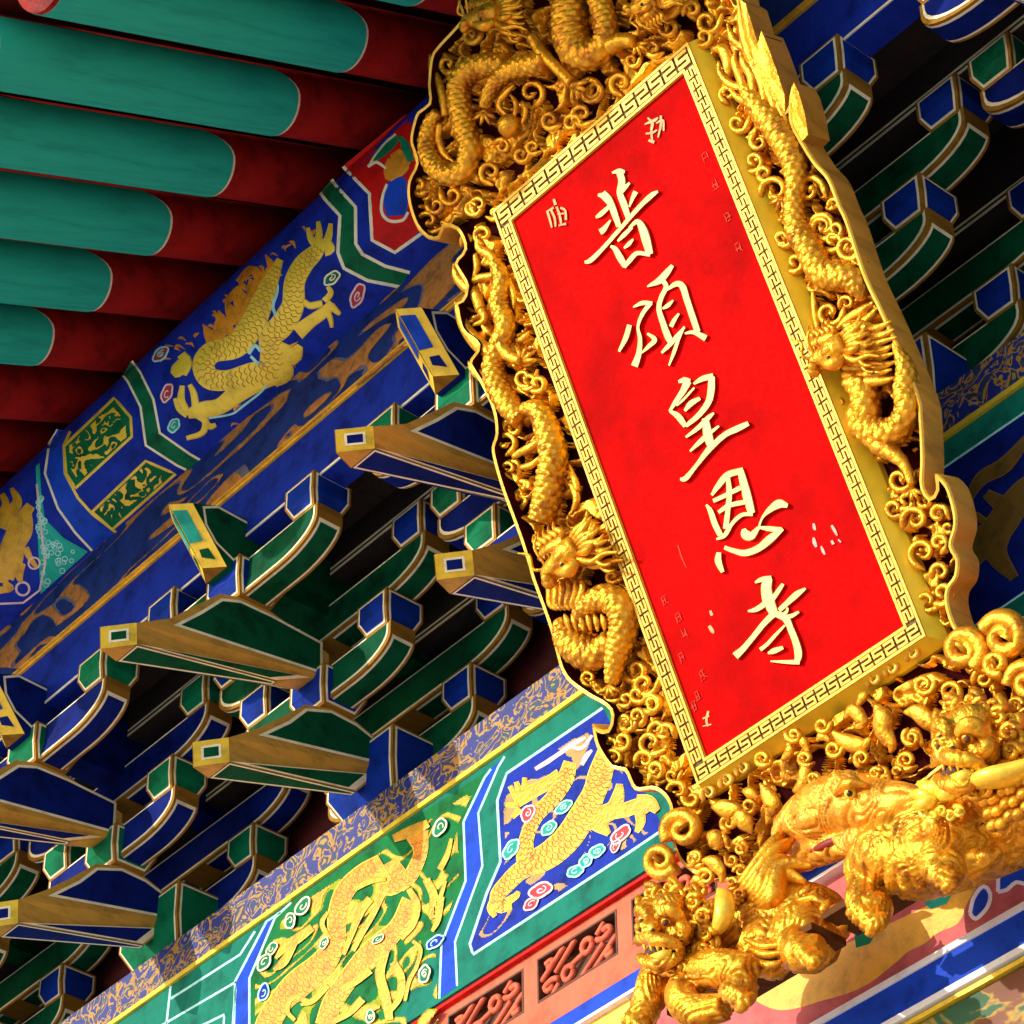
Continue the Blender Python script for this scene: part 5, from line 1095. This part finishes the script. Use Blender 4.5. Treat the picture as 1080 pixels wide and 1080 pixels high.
def d6(mb):      # right side, lower: maned head over a looped body
    dragon_head(mb, *k7([(400, 680)])[0], 2.75, 26, 1, 0.01, True)
    for i in range(8): flame(mb, k7([(440, 560+i*42, 16), (520, 560+i*42, 24), (590, 580+i*38, 24), (640+(i % 2)*20, 560+i*40, 14), (690+(i % 3)*14, 530+i*42, 4)]), 0.0, 0.8)
    B = k7([(500, 840, 44), (545, 900, 48), (555, 1000, 52)]) + k8([(240, 100, 54), (290, 170, 54), (370, 185, 52), (440, 140, 46), (480, 50, 44)]) + k7([(760, 900, 42), (765, 800, 36), (740, 720, 24), (700, 650, 10)])
    gtube(mb, B, -0.01, SC, 36, 0.0035); spikes(mb, B[2:8], -1, 5, 4)
    gtube(mb, k8([(280, 190, 34), (340, 250, 34), (420, 300, 26), (470, 360, 18), (500, 450, 13)]), 0.0, SC); claw(mb, *k8([(505, 470)])[0], 1.4, 8)
    flame(mb, k7([(600, 430, 5), (540, 480, 22), (470, 520, 20), (400, 580, 8)])); flame(mb, k7([(620, 460, 5), (560, 530, 22), (480, 600, 16)]))
    flame(mb, k7([(830, 860, 8), (800, 780, 14), (770, 700, 5)])); flame(mb, k7([(280, 380, 8), (290, 450, 16), (300, 540, 16), (320, 620, 6)]))
dragon(d1, 'dragon looping at the upper left corner'); dragon(d2, 'dragon dipping through the crest'); dragon(d3, 'flame tailed dragon on the upper left side'); dragon(d4, 'dragon with lowered head on the left side'); dragon(d5, 'straight bodied dragon on the upper right side'); dragon(d6, 'maned dragon on the right side')
mb = MB(); c = PLQ(*k1([(575, 650)])[0], 0.0); ball(mb, c, 13*PXM, 3)
for q in ([(560, 600, 10), (520, 540, 20), (560, 480, 18), (600, 440, 4)], [(600, 610, 10), (610, 540, 18), (580, 490, 5)], [(640, 640, 8), (660, 580, 16), (640, 520, 4)]): flame(mb, k1(q), 0.0)
OCC.append((537, 132, 14)); mb.build('flaming_pearl', GOLD, frame)
# traced scrolls
for c, L in ((k1, [(260, 330, 50, 0, 1), (690, 480, 60, 1, -1), (480, 890, 50, 2, 1), (640, 800, 40, 0, 1), (790, 620, 44, 1, 1), (1000, 470, 60, 3, 1), (900, 640, 44, 0, -1), (110, 960, 44, 1, 1), (280, 1010, 50, 3.2, -1), (380, 180, 44, 0, 1), (600, 160, 46, 2, -1), (540, 760, 36, 4, 1), (420, 1060, 40, 2, 1), (700, 760, 36, 1, 1)]),
             (k3, [(290, 190, 44, 0, 1), (345, 330, 42, 2, 1), (260, 360, 26, 3, 1), (60, 260, 60, 1, 1), (100, 180, 40, 3, -1), (560, 960, 40, 1, 1), (580, 1090, 40, 2, -1), (400, 220, 30, 2, -1)]),
             (k4, [(360, 90, 52, 0, 1), (430, 120, 40, 2, -1), (300, 355, 46, 3, 1), (262, 425, 50, 1, -1), (280, 560, 34, 2, 1), (590, 600, 30, 1, 1), (660, 880, 36, 0, 1)]),
             (k5, [(690, 790, 62, 0, 1), (640, 720, 60, 3, -1), (520, 840, 40, 1, 1), (590, 870, 36, 2, -1), (730, 900, 44, 4, 1), (650, 960, 40, 1, -1), (600, 1010, 40, 3, 1), (760, 1030, 46, 2, 1), (400, 760, 34, 2, 1), (520, 235, 30, 1, 1)]),
             (kb, [(200, 200, 50, 0, 1), (180, 300, 44, 2, -1), (140, 390, 36, 4, 1), (330, 310, 60, 1, 1), (400, 260, 44, 0, -1), (300, 400, 44, 3, 1), (350, 450, 40, 1, -1), (470, 560, 54, 2, 1), (440, 480, 36, 0, 1), (540, 600, 44, 4, -1), (260, 60, 44, 0, 1), (330, 110, 40, 2, -1)]),
             (k2, [(720, 110, 60, 0, 1), (700, 190, 44, 2, -1), (640, 50, 40, 3, 1), (330, 310, 36, 0, 1), (270, 430, 50, 2, 1), (130, 470, 56, 3, -1), (70, 590, 56, 1, 1), (440, 250, 40, 1, 1), (520, 140, 44, 3, -1), (400, 90, 40, 2, 1)]),
             (k6, [(190, 440, 48, 0, 1), (270, 640, 50, 2, -1), (330, 700, 40, 1, 1), (380, 790, 64, 3, 1), (560, 790, 70, 0, -1), (630, 980, 60, 1, 1), (690, 860, 26, 3, 1), (680, 1050, 50, 2, -1), (420, 1030, 40, 0, 1), (140, 290, 40, 2, 1), (300, 540, 40, 4, -1)]),
             (k7, [(130, 105, 46, 0, 1), (190, 230, 46, 2, -1), (340, 40, 60, 3, 1), (470, 150, 60, 1, 1), (400, 60, 40, 2, -1), (370, 490, 64, 0, 1), (460, 440, 34, 3, 1), (520, 210, 34, 1, 1), (420, 960, 26, 2, 1)]),
             (k8, [(440, 420, 60, 0, 1), (470, 530, 44, 2, -1), (410, 570, 44, 1, 1), (520, 630, 60, 3, 1), (640, 600, 44, 0, -1), (560, 800, 66, 2, 1), (640, 750, 44, 1, -1), (690, 670, 30, 0, 1), (650, 900, 40, 3, 1), (660, 1010, 56, 2, -1), (580, 1050, 50, 1, 1), (560, 530, 34, 0, 1)])):
    for x, y, R, a0, sg in L:
        p = c([(x, y)])[0]; curl(p[0], p[1], R/4.909*1.12, 1.12, a0, sg, 3.3 if R > 36 else 2.6, 9 if R > 44 else 6, -0.035)
# big end scrolls and the row of curls below the fret
for x, y, R, a0, sg, r, w in ((721, 875, 19, 2.5, 1, 7, 0.02), (698, 907, 17, 0.5, 1, 6, 0.03), (1018, 686, 21, 1.0, -1, 8, 0.02), (1060, 672, 22, 3.5, 1, 8, 0.03), (1052, 700, 12, 1, 1, 5, 0.04), (1085, 720, 20, 3, 1, 7, 0.03)):
    curl(x, y, R, 1.5, a0, sg, r, 0, w)
for x, y in ((748, 836), (767, 823), (784, 810), (922, 716), (941, 705), (963, 689)): curl(x, y, 8, 1.2, 2.6, 1, 3.0, 6, -0.03, RIM)
for x, y, R, a0, sg in ((975, 722, 11, 0, 1), (1002, 730, 13, 2, -1), (1038, 716, 11, 3, 1), (957, 802, 10, 1, 1), (962, 778, 9, 4, -1), (880, 790, 9, 0, 1), (910, 800, 8, 2, 1), (930, 815, 8, 3, -1), (850, 800, 8, 1, 1), (770, 868, 9, 2, 1), (757, 888, 10, 0, -1), (735, 905, 9, 1, 1), (745, 925, 9, 3, 1), (790, 850, 8, 2, -1), (735, 940, 8, 0, 1), (805, 800, 8, 1, 1), (838, 775, 8, 3, -1), (868, 765, 8, 0, 1)):
    curl(x, y, R, 1.4, a0, sg, 3.0, 5, 0.02)
def leaf(pts, w=0.02, m=GOLD):
    mb = MB(); gtube(mb, pts, w, 0, 10, 0.006, 0, 0.55); return mb.build('carved_leaf', m, frame)
for q in ([(30, 700, 8), (50, 780, 34), (60, 860, 34), (40, 930, 6)], [(210, 600, 10), (240, 640, 34), (230, 720, 40), (180, 760, 10)], [(150, 500, 8), (160, 550, 30), (120, 600, 10)], [(380, 450, 8), (450, 500, 40), (540, 520, 36), (580, 480, 8)], [(600, 310, 10), (640, 380, 56), (650, 450, 50), (690, 520, 30), (680, 560, 8)], [(500, 330, 8), (540, 270, 26), (560, 250, 8)], [(440, 380, 8), (490, 340, 36), (540, 400, 30), (500, 430, 8)], [(750, 350, 6), (820, 350, 40), (890, 400, 44), (950, 440, 10)], [(900, 500, 8), (930, 430, 40), (940, 380, 8)], [(770, 480, 8), (810, 460, 30), (850, 520, 10)], [(300, 500, 8), (330, 470, 26), (370, 500, 8)], [(200, 470, 6), (230, 500, 26), (260, 560, 8)]): leaf(kc(q))
for q in ([(890, 520, 6), (930, 580, 40), (960, 640, 44), (930, 690, 6)], [(640, 640, 10), (700, 650, 44), (770, 660, 36), (790, 690, 6)], [(620, 790, 16), (660, 810, 50), (690, 850, 16)], [(740, 740, 12), (790, 700, 44), (820, 730, 44), (850, 780, 8)], [(590, 920, 8), (650, 930, 36), (690, 980, 30), (690, 1040, 6)], [(800, 560, 8), (840, 570, 30), (880, 600, 6)], [(520, 890, 8), (560, 900, 24), (540, 940, 20), (510, 950, 6)], [(530, 1040, 8), (570, 1020, 28), (610, 1060, 8)]): leaf(kb(q), 0.03)
# finest leftovers of the openwork
import bisect
def inside(x, y, P):
    r = False; j = len(P)-1
    for i in range(len(P)):
        if (P[i][1] > y) != (P[j][1] > y) and x < (P[j][0]-P[i][0])*(y-P[i][1])/(P[j][1]-P[i][1])+P[i][0]: r = not r
        j = i
    return r
st = 0.0042
uu, vv = np.arange(-0.98, 1.16, st), np.arange(-1.30, 1.95, st); UUg, VVg = np.meshgrid(uu, vv, indexing='ij')
def in_poly(U, V, P):
    r = np.zeros(U.shape, bool); n_ = len(P)
    for i in range(n_):
        (x1, y1), (x2, y2) = P[i], P[i-1]
        if y1 != y2: r ^= ((y1 > V) != (y2 > V)) & (U < (x2-x1)*(V-y1)/(y2-y1)+x1)
    return r
mask = in_poly(UUg, VVg, inward(fu, 0.010)) & ~((UUg > U0-0.024) & (UUg < U1+0.038) & (VVg > V0-0.038) & (VVg < V1+0.024))
P_ = np.stack([UUg.ravel(), VVg.ravel(), np.full(UUg.size, 0.37)], 1)
big = swirls(P_, 0.085, 3.2); big = np.clip((big-0.50)/0.36, 0, 1)**0.7
small = swirls(P_+5.0, 0.040, 2.0)
Hh = (big*(0.036+0.010*small)).reshape(UUg.shape)
idx = -np.ones(UUg.shape, int); idx[mask] = np.arange(mask.sum())
base_ = np.array(PC)[None]+UUg[mask][:, None]*np.array(PU)[None]+VVg[mask][:, None]*np.array(PV)[None]+(REC+0.003+Hh[mask])[:, None]*np.array(PN)[None]
q_ = np.stack([idx[:-1, :-1], idx[1:, :-1], idx[1:, 1:], idx[:-1, 1:]], -1).reshape(-1, 4); hq = ((Hh[:-1, :-1]+Hh[1:, :-1]+Hh[1:, 1:]+Hh[:-1, 1:])/4).ravel()
ok = (q_ >= 0).all(1); q_, hq = q_[ok], hq[ok]
me = bpy.data.meshes.new('openwork_ground'); off_ = np.array(parent_world(frame))
me.from_pydata((base_-off_).tolist(), [], q_.tolist()); me.materials.append(GOLD); me.materials.append(MAROON)
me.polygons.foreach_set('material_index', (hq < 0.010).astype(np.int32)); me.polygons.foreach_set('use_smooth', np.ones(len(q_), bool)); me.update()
og = bpy.data.objects.new('openwork_ground', me); COL.objects.link(og); og.parent = frame

# ------------------------------------------------------------------ carved beasts at the foot
def LP(x, y, n, r): p = FACE(n)(x, y); return (p.x, p.y, p.z, r*PXM)
def ltube(mb, pts, seg=14, step=0.012, mi=0, flat=1.0): tube(mb, [LP(*p) for p in pts], step, seg, mi, 0, flat)
def lball(mb, x, y, n, r, mi=0):
    p = FACE(n)(x, y); ball(mb, p, tuple(v*PXM for v in r) if isinstance(r, tuple) else r*PXM, 2, mi)
def lcurl(mb, x, y, n, R, r, a0=0, sgn=1, turns=1.3):
    for_q = curl_pts(x, y, R, turns, a0, sgn, r)
    ltube(mb, [(a, b, n+0.02*i/len(for_q), c) for i, (a, b, c) in enumerate(for_q)], 8, 0.008)
def paw(mb, x, y, n, s, ang):
    """four rounded toes side by side"""
    dx, dy = math.cos(ang), math.sin(ang); px, py = -dy, dx
    lball(mb, x, y, n, s*0.9)
    for i in range(4):
        o = (i-1.5)*0.52*s
        ltube(mb, [(x+px*o, y+py*o, n+0.02, s*0.34), (x+px*o+dx*s*0.7, y+py*o+dy*s*0.7, n+0.045, s*0.34), (x+px*o+dx*s*1.25, y+py*o+dy*s*1.25, n+0.03, s*0.24)], 8, 0.008)
def lion_head(root, x, y, n, s, name='head_ornament'):
    """face turned down and to the left: brows, bulb nose, open mouth with teeth, curled mane"""
    mb = MB(); H = lambda a, b, o, r: (x+a*s, y+b*s, n+o*s*PXM, r*s)
    T = lambda *p: ltube(mb, [H(*q) for q in p], 10, 0.006)
    for (a, b, o, r) in ((0.05, -0.05, 0.0, 0.82), (-0.30, 0.22, 0.5, 0.46), (0.38, 0.28, 0.42, 0.40), (0.1, -0.55, 0.35, 0.42), (-0.50, -0.45, 0.45, 0.32)):
        q = H(a, b, o, r); lball(mb, q[0], q[1], q[2], q[3])
    for a, b in ((-0.80, 0.10), (-0.58, 0.22), (-0.40, 0.12)):                                # broad bulb nose
        q = H(a, b, 0.92, 0.20); lball(mb, q[0], q[1], q[2], q[3])
    T((-0.52, -0.30, 0.8, 0.14), (-0.56, -0.05, 0.95, 0.15), (-0.60, 0.15, 1.0, 0.18))       # bridge
    T((-0.92, 0.55, 0.5, 0.12), (-0.78, 0.40, 0.85, 0.18), (-0.45, 0.44, 1.0, 0.19), (-0.05, 0.52, 0.95, 0.18), (0.30, 0.66, 0.7, 0.14), (0.48, 0.82, 0.45, 0.08))
    T((-0.86, 1.02, 0.40, 0.12), (-0.60, 1.16, 0.7, 0.18), (-0.2, 1.20, 0.72, 0.20), (0.22, 1.08, 0.55, 0.16), (0.46, 0.86, 0.35, 0.12))
    T((-0.95, -0.30, 0.6, 0.08), (-0.80, -0.48, 0.9, 0.18), (-0.58, -0.30, 0.95, 0.12)); T((-0.30, -0.22, 1.0, 0.12), (0.02, -0.46, 1.05, 0.22), (0.34, -0.28, 0.85, 0.16), (0.5, -0.02, 0.6, 0.06))
    T((0.30, -0.05, 0.75, 0.08), (0.52, 0.12, 0.6, 0.18), (0.5, 0.42, 0.5, 0.14), (0.36, 0.55, 0.5, 0.05))
    o = fuse(mb, 'head', [GOLD, EYE], root, 0.004, 2, None, 0.005, 0.07, 3.5)
    for a, b in ((-0.74, -0.14), (-0.02, -0.12)):
        mb = MB(); q = H(a, b, 0.88, 0.17); lball(mb, q[0], q[1], q[2], q[3]); mb.build('eye', GOLD, o)
    for nm, a, b, oo, r in (('pupil', -0.80, -0.10, 1.02, 0.075), ('pupil', -0.06, -0.06, 1.02, 0.085), ('nostril', -0.84, 0.16, 1.08, 0.07), ('nostril', -0.46, 0.20, 1.08, 0.07)):
        mb = MB(); q = H(a, b, oo, r); lball(mb, q[0], q[1], q[2], q[3]); mb.build(nm, BROWN, o)
    mb = MB(); q = H(-0.22, 0.80, 0.50, 0.36); p = FACE(q[2])(q[0], q[1]); ball(mb, p, (q[3]*PXM*1.7, q[3]*PXM*0.8, q[3]*PXM*0.75), 3); mb.build('mouth', BROWN, o)
    mb = MB(); T = lambda *p: ltube(mb, [H(*q) for q in p], 6, 0.007)
    for i in range(6):
        a = -0.72+0.20*i; T((a, 0.56+0.02*i, 0.98-abs(i-2)*.08, 0.075), (a+0.02, 0.80+0.01*i, 0.92-abs(i-2)*.06, 0.02))
    for i in range(5):
        a = -0.60+0.2*i; T((a, 1.06, 0.84-abs(i-2)*.06, 0.065), (a, 0.88, 0.84-abs(i-2)*.06, 0.02))
    T((-0.5, 1.05, 0.75, 0.10), (-0.15, 0.95, 0.85, 0.15), (0.12, 0.85, 0.7, 0.08))
    mb.build('teeth_and_tongue', GOLDB, o)
    mb = MB()
    for i in range(17):
        t = i/16; a = -2.3+t*3.9; R = 1.12+0.18*(i % 2); q = H(math.cos(a)*R+0.08, math.sin(a)*R+0.15, 0.05-0.2*(i % 2), 1)
        lcurl(mb, q[0], q[1], q[2], s*0.26, s*0.115, a, 1 if i % 2 else -1)
    for i in range(9):
        q = H(0.85+0.24*(i % 3), -0.5+0.22*i, -0.1, 1); lcurl(mb, q[0], q[1], q[2], s*0.27, s*0.115, i, 1)
    for i in range(5):
        q = H(-0.55+0.25*i, 1.32+0.06*(i % 2), 0.25, 1); lcurl(mb, q[0], q[1], q[2], s*0.22, s*0.095, i, -1)
    mb.build('curled_mane', GOLD, o)
    return o
def plank(root, a, b, n0, n1, th):
    p, q = FACE(n0)(*a), FACE(n0)(*b); h = (p.z+q.z)/2-ZB
    mb = MB(); bbox(mb, min(p.x, q.x), max(p.x, q.x), n0, n1, h, h+th); mb.build('base_plank', PLANKM, root)
l1 = thing('carved_lion', 'gilt carved lion with open mouth crouching at the plaque foot, feathered wing raised', 'lion', FACE(0.3)(780, 1050), 'carved lions at the plaque foot')
mb = MB()
ltube(mb, [(726, 1000, .36, 30), (755, 1000, .30, 34), (795, 985, .26, 36), (835, 972, .24, 37), (866, 972, .22, 30), (884, 985, .2, 16)], 18)
lball(mb, 850, 988, .28, 34); lball(mb, 745, 1020, .34, 28); lball(mb, 812, 1000, .3, 30)
ltube(mb, [(712, 1008, .36, 20), (694, 1030, .40, 17), (684, 1056, .42, 15), (676, 1074, .42, 14)])
ltube(mb, [(740, 1032, .36, 22), (722, 1050, .42, 18), (735, 1066, .42, 16), (765, 1062, .40, 12)])
ltube(mb, [(735, 1024, .40, 18), (765, 1022, .42, 18), (792, 1022, .42, 12)])
ltube(mb, [(838, 1000, .34, 20), (850, 1006, .38, 15), (858, 1000, .40, 14)])
paw(mb, 783, 1042, .42, 16, 2.3); paw(mb, 857, 1000, .40, 14, 2.3); paw(mb, 676, 1072, .42, 13, 2.2)
fuse(mb, 'body', GOLD, l1, 0.005, 3, None, 0.0075, 0.10, 4.5)
lion_head(l1, 704, 975, .42, 34)
mb = MB()
for i, (x, y) in enumerate(((832, 872), (838, 884), (830, 897), (836, 906), (822, 915), (846, 918), (858, 914), (850, 930))):
    ltube(mb, [(768+i*3, 958+i*1.5, .30, 7), (790+i*4, 930+i*3, .34, 11), ((800+x)/2, (915+y)/2, .33, 10), (x, y, .30, 2)], 10, 0.01, 0, 0.6)
for i in range(6): lcurl(mb, 772+(i % 2)*9, 955-i*12, .36, 7, 2.6, i, 1 if i % 2 else -1)
mb.build('wing', GOLD, l1)
mb = MB(); ltube(mb, [(750, 990, .40, 3), (762, 970, .42, 9), (764, 950, .42, 9), (758, 938, .40, 2)], 10); mb.build('ear', GOLDB, l1)
mb = MB()
for q in ([(785, 990, .40, 2), (805, 998, .40, 4), (825, 996, .39, 2)], [(790, 1000, .40, 2), (808, 1007, .40, 4), (826, 1004, .39, 2)], [(795, 1012, .40, 2), (812, 1018, .4, 4), (824, 1014, .39, 2)], [(840, 950, .33, 2), (862, 948, .31, 5), (880, 965, .28, 3)]): ltube(mb, q, 8)
for i in range(7): ltube(mb, [(845+i*7, 945+i*6, .30, 5), (852+i*7, 938+i*5, .30, 4), (856+i*7, 932+i*5, .29, 0.6)], 6)
mb.build('fur_locks', GOLD, l1)
plank(l1, (740, 1086), (893, 998), 0.24, 0.37, 0.022)
l2 = thing('carved_lion', 'gilt carved lion at the right edge, head lowered over a leafy flower', 'lion', FACE(0.3)(1000, 940), 'carved lions at the plaque foot')
mb = MB()
ltube(mb, [(915, 925, .26, 26), (945, 905, .28, 40), (985, 890, .28, 46), (1040, 872, .26, 44), (1100, 845, .26, 42), (1138, 822, .26, 36), (1160, 808, .25, 12)], 18)
lball(mb, 1012, 885, .34, 36); lball(mb, 940, 905, .33, 34)
ltube(mb, [(922, 930, .32, 22), (914, 950, .36, 18), (920, 966, .38, 15)]); ltube(mb, [(1002, 895, .38, 24), (992, 912, .42, 18), (1002, 920, .42, 14)])
paw(mb, 922, 958, .38, 18, 2.3); paw(mb, 1000, 914, .42, 17, 2.3)
ltube(mb, [(1020, 912, .36, 14), (1040, 905, .36, 8), (1056, 898, .35, 2)])
ltube(mb, [(1060, 850, .28, 34), (1045, 815, .34, 36), (1025, 795, .38, 36)])
for i, (x, y) in enumerate(((910, 912), (924, 930), (942, 936), (958, 938), (974, 934), (986, 926))):
    ltube(mb, [(968+i*2, 846, .34, 6), ((962+x)/2, 872, .40, 10), ((930+x)/2+8+i*2, 902, .41, 11), (x, y, .36, 7)], 10)
fuse(mb, 'body', GOLD, l2, 0.005, 3, None, 0.008, 0.10, 4.5)
lion_head(l2, 1022, 782, .46, 38)
mb = MB(); ltube(mb, [(1014, 832, .50, 2), (1040, 822, .52, 13), (1070, 815, .50, 14), (1110, 800, .46, 8)], 12, 0.01, 0, 0.6); mb.build('ear', GOLDB, l2)
mb = MB()
for i in range(6):
    for j in range(3): lball(mb, 1040+i*9+j*4, 845+j*13-i*5+3*(i % 2), .47, (7, 6, 5.5))
mb.build('scale_girdle', GOLD, l2)
mb = MB()
for i, a in enumerate((3.3, 3.9, 4.6, 5.2, 5.8, 2.7)):
    ltube(mb, [(990, 842, .48, 3), (990+math.cos(a)*14, 842+math.sin(a)*12, .50, 9), (990+math.cos(a)*30, 842+math.sin(a)*24, .47, 2)], 10, 0.008, 0, 0.7)
for i in range(5): lcurl(mb, 975+i*9, 856+(i % 2)*5, .48, 6, 2.6, i, 1)
mb.build('flower', GOLDB, l2)
mb = MB()
for i in range(7): lcurl(mb, 1072+(i % 2)*10, 745+i*10, .40, 9, 3.5, i, -1)
mb.build('side_curls', GOLD, l2)
plank(l2, (905, 986), (1090, 880), 0.24, 0.37, 0.022)
fb = thing('carved_beast_head', 'tan gilt beast head with round eye and red tongue between the two lions', 'carving', FACE(0.25)(880, 880))
mb = MB()
ltube(mb, [(835, 880, .22, 20), (860, 862, .28, 27), (890, 850, .32, 30), (925, 850, .34, 24), (958, 848, .36, 17), (978, 842, .36, 8)], 18)
lball(mb, 893, 838, .36, 22); lball(mb, 862, 862, .34, 20); ltube(mb, [(845, 905, .24, 12), (880, 892, .30, 13), (912, 884, .33, 11), (936, 872, .34, 6)])
fuse(mb, 'head', mat('tan_gilding', (0.80, 0.34, 0.02), 0.4, 0.4, 0.3, 20, 0.4), fb, 0.005, 3, None, 0.012, 0.10, 4.0)
mb = MB(); lball(mb, 897, 836, .42, 6); mb.build('eye', GOLDB, fb); mb = MB(); lball(mb, 896, 837, .438, 3); mb.build('pupil', EYE, fb)
mb = MB(); ltube(mb, [(856, 898, .31, 2), (868, 892, .335, 4), (884, 885, .345, 3.5), (892, 881, .345, 1.5)]); mb.build('tongue', mat('dark_tongue_red', (0.25, 0.01, 0.01), 0.5), fb)
mb = MB(); ltube(mb, [(880, 838, .42, 2), (895, 826, .44, 6), (915, 828, .42, 2)], 8)
for i in range(9): lcurl(mb, 858+i*11, 822-i*1.0+(i % 2)*7, .36, 6.5, 2.8, i, 1 if i % 2 else -1)
mb.build('brow_and_curls', GOLD, fb)
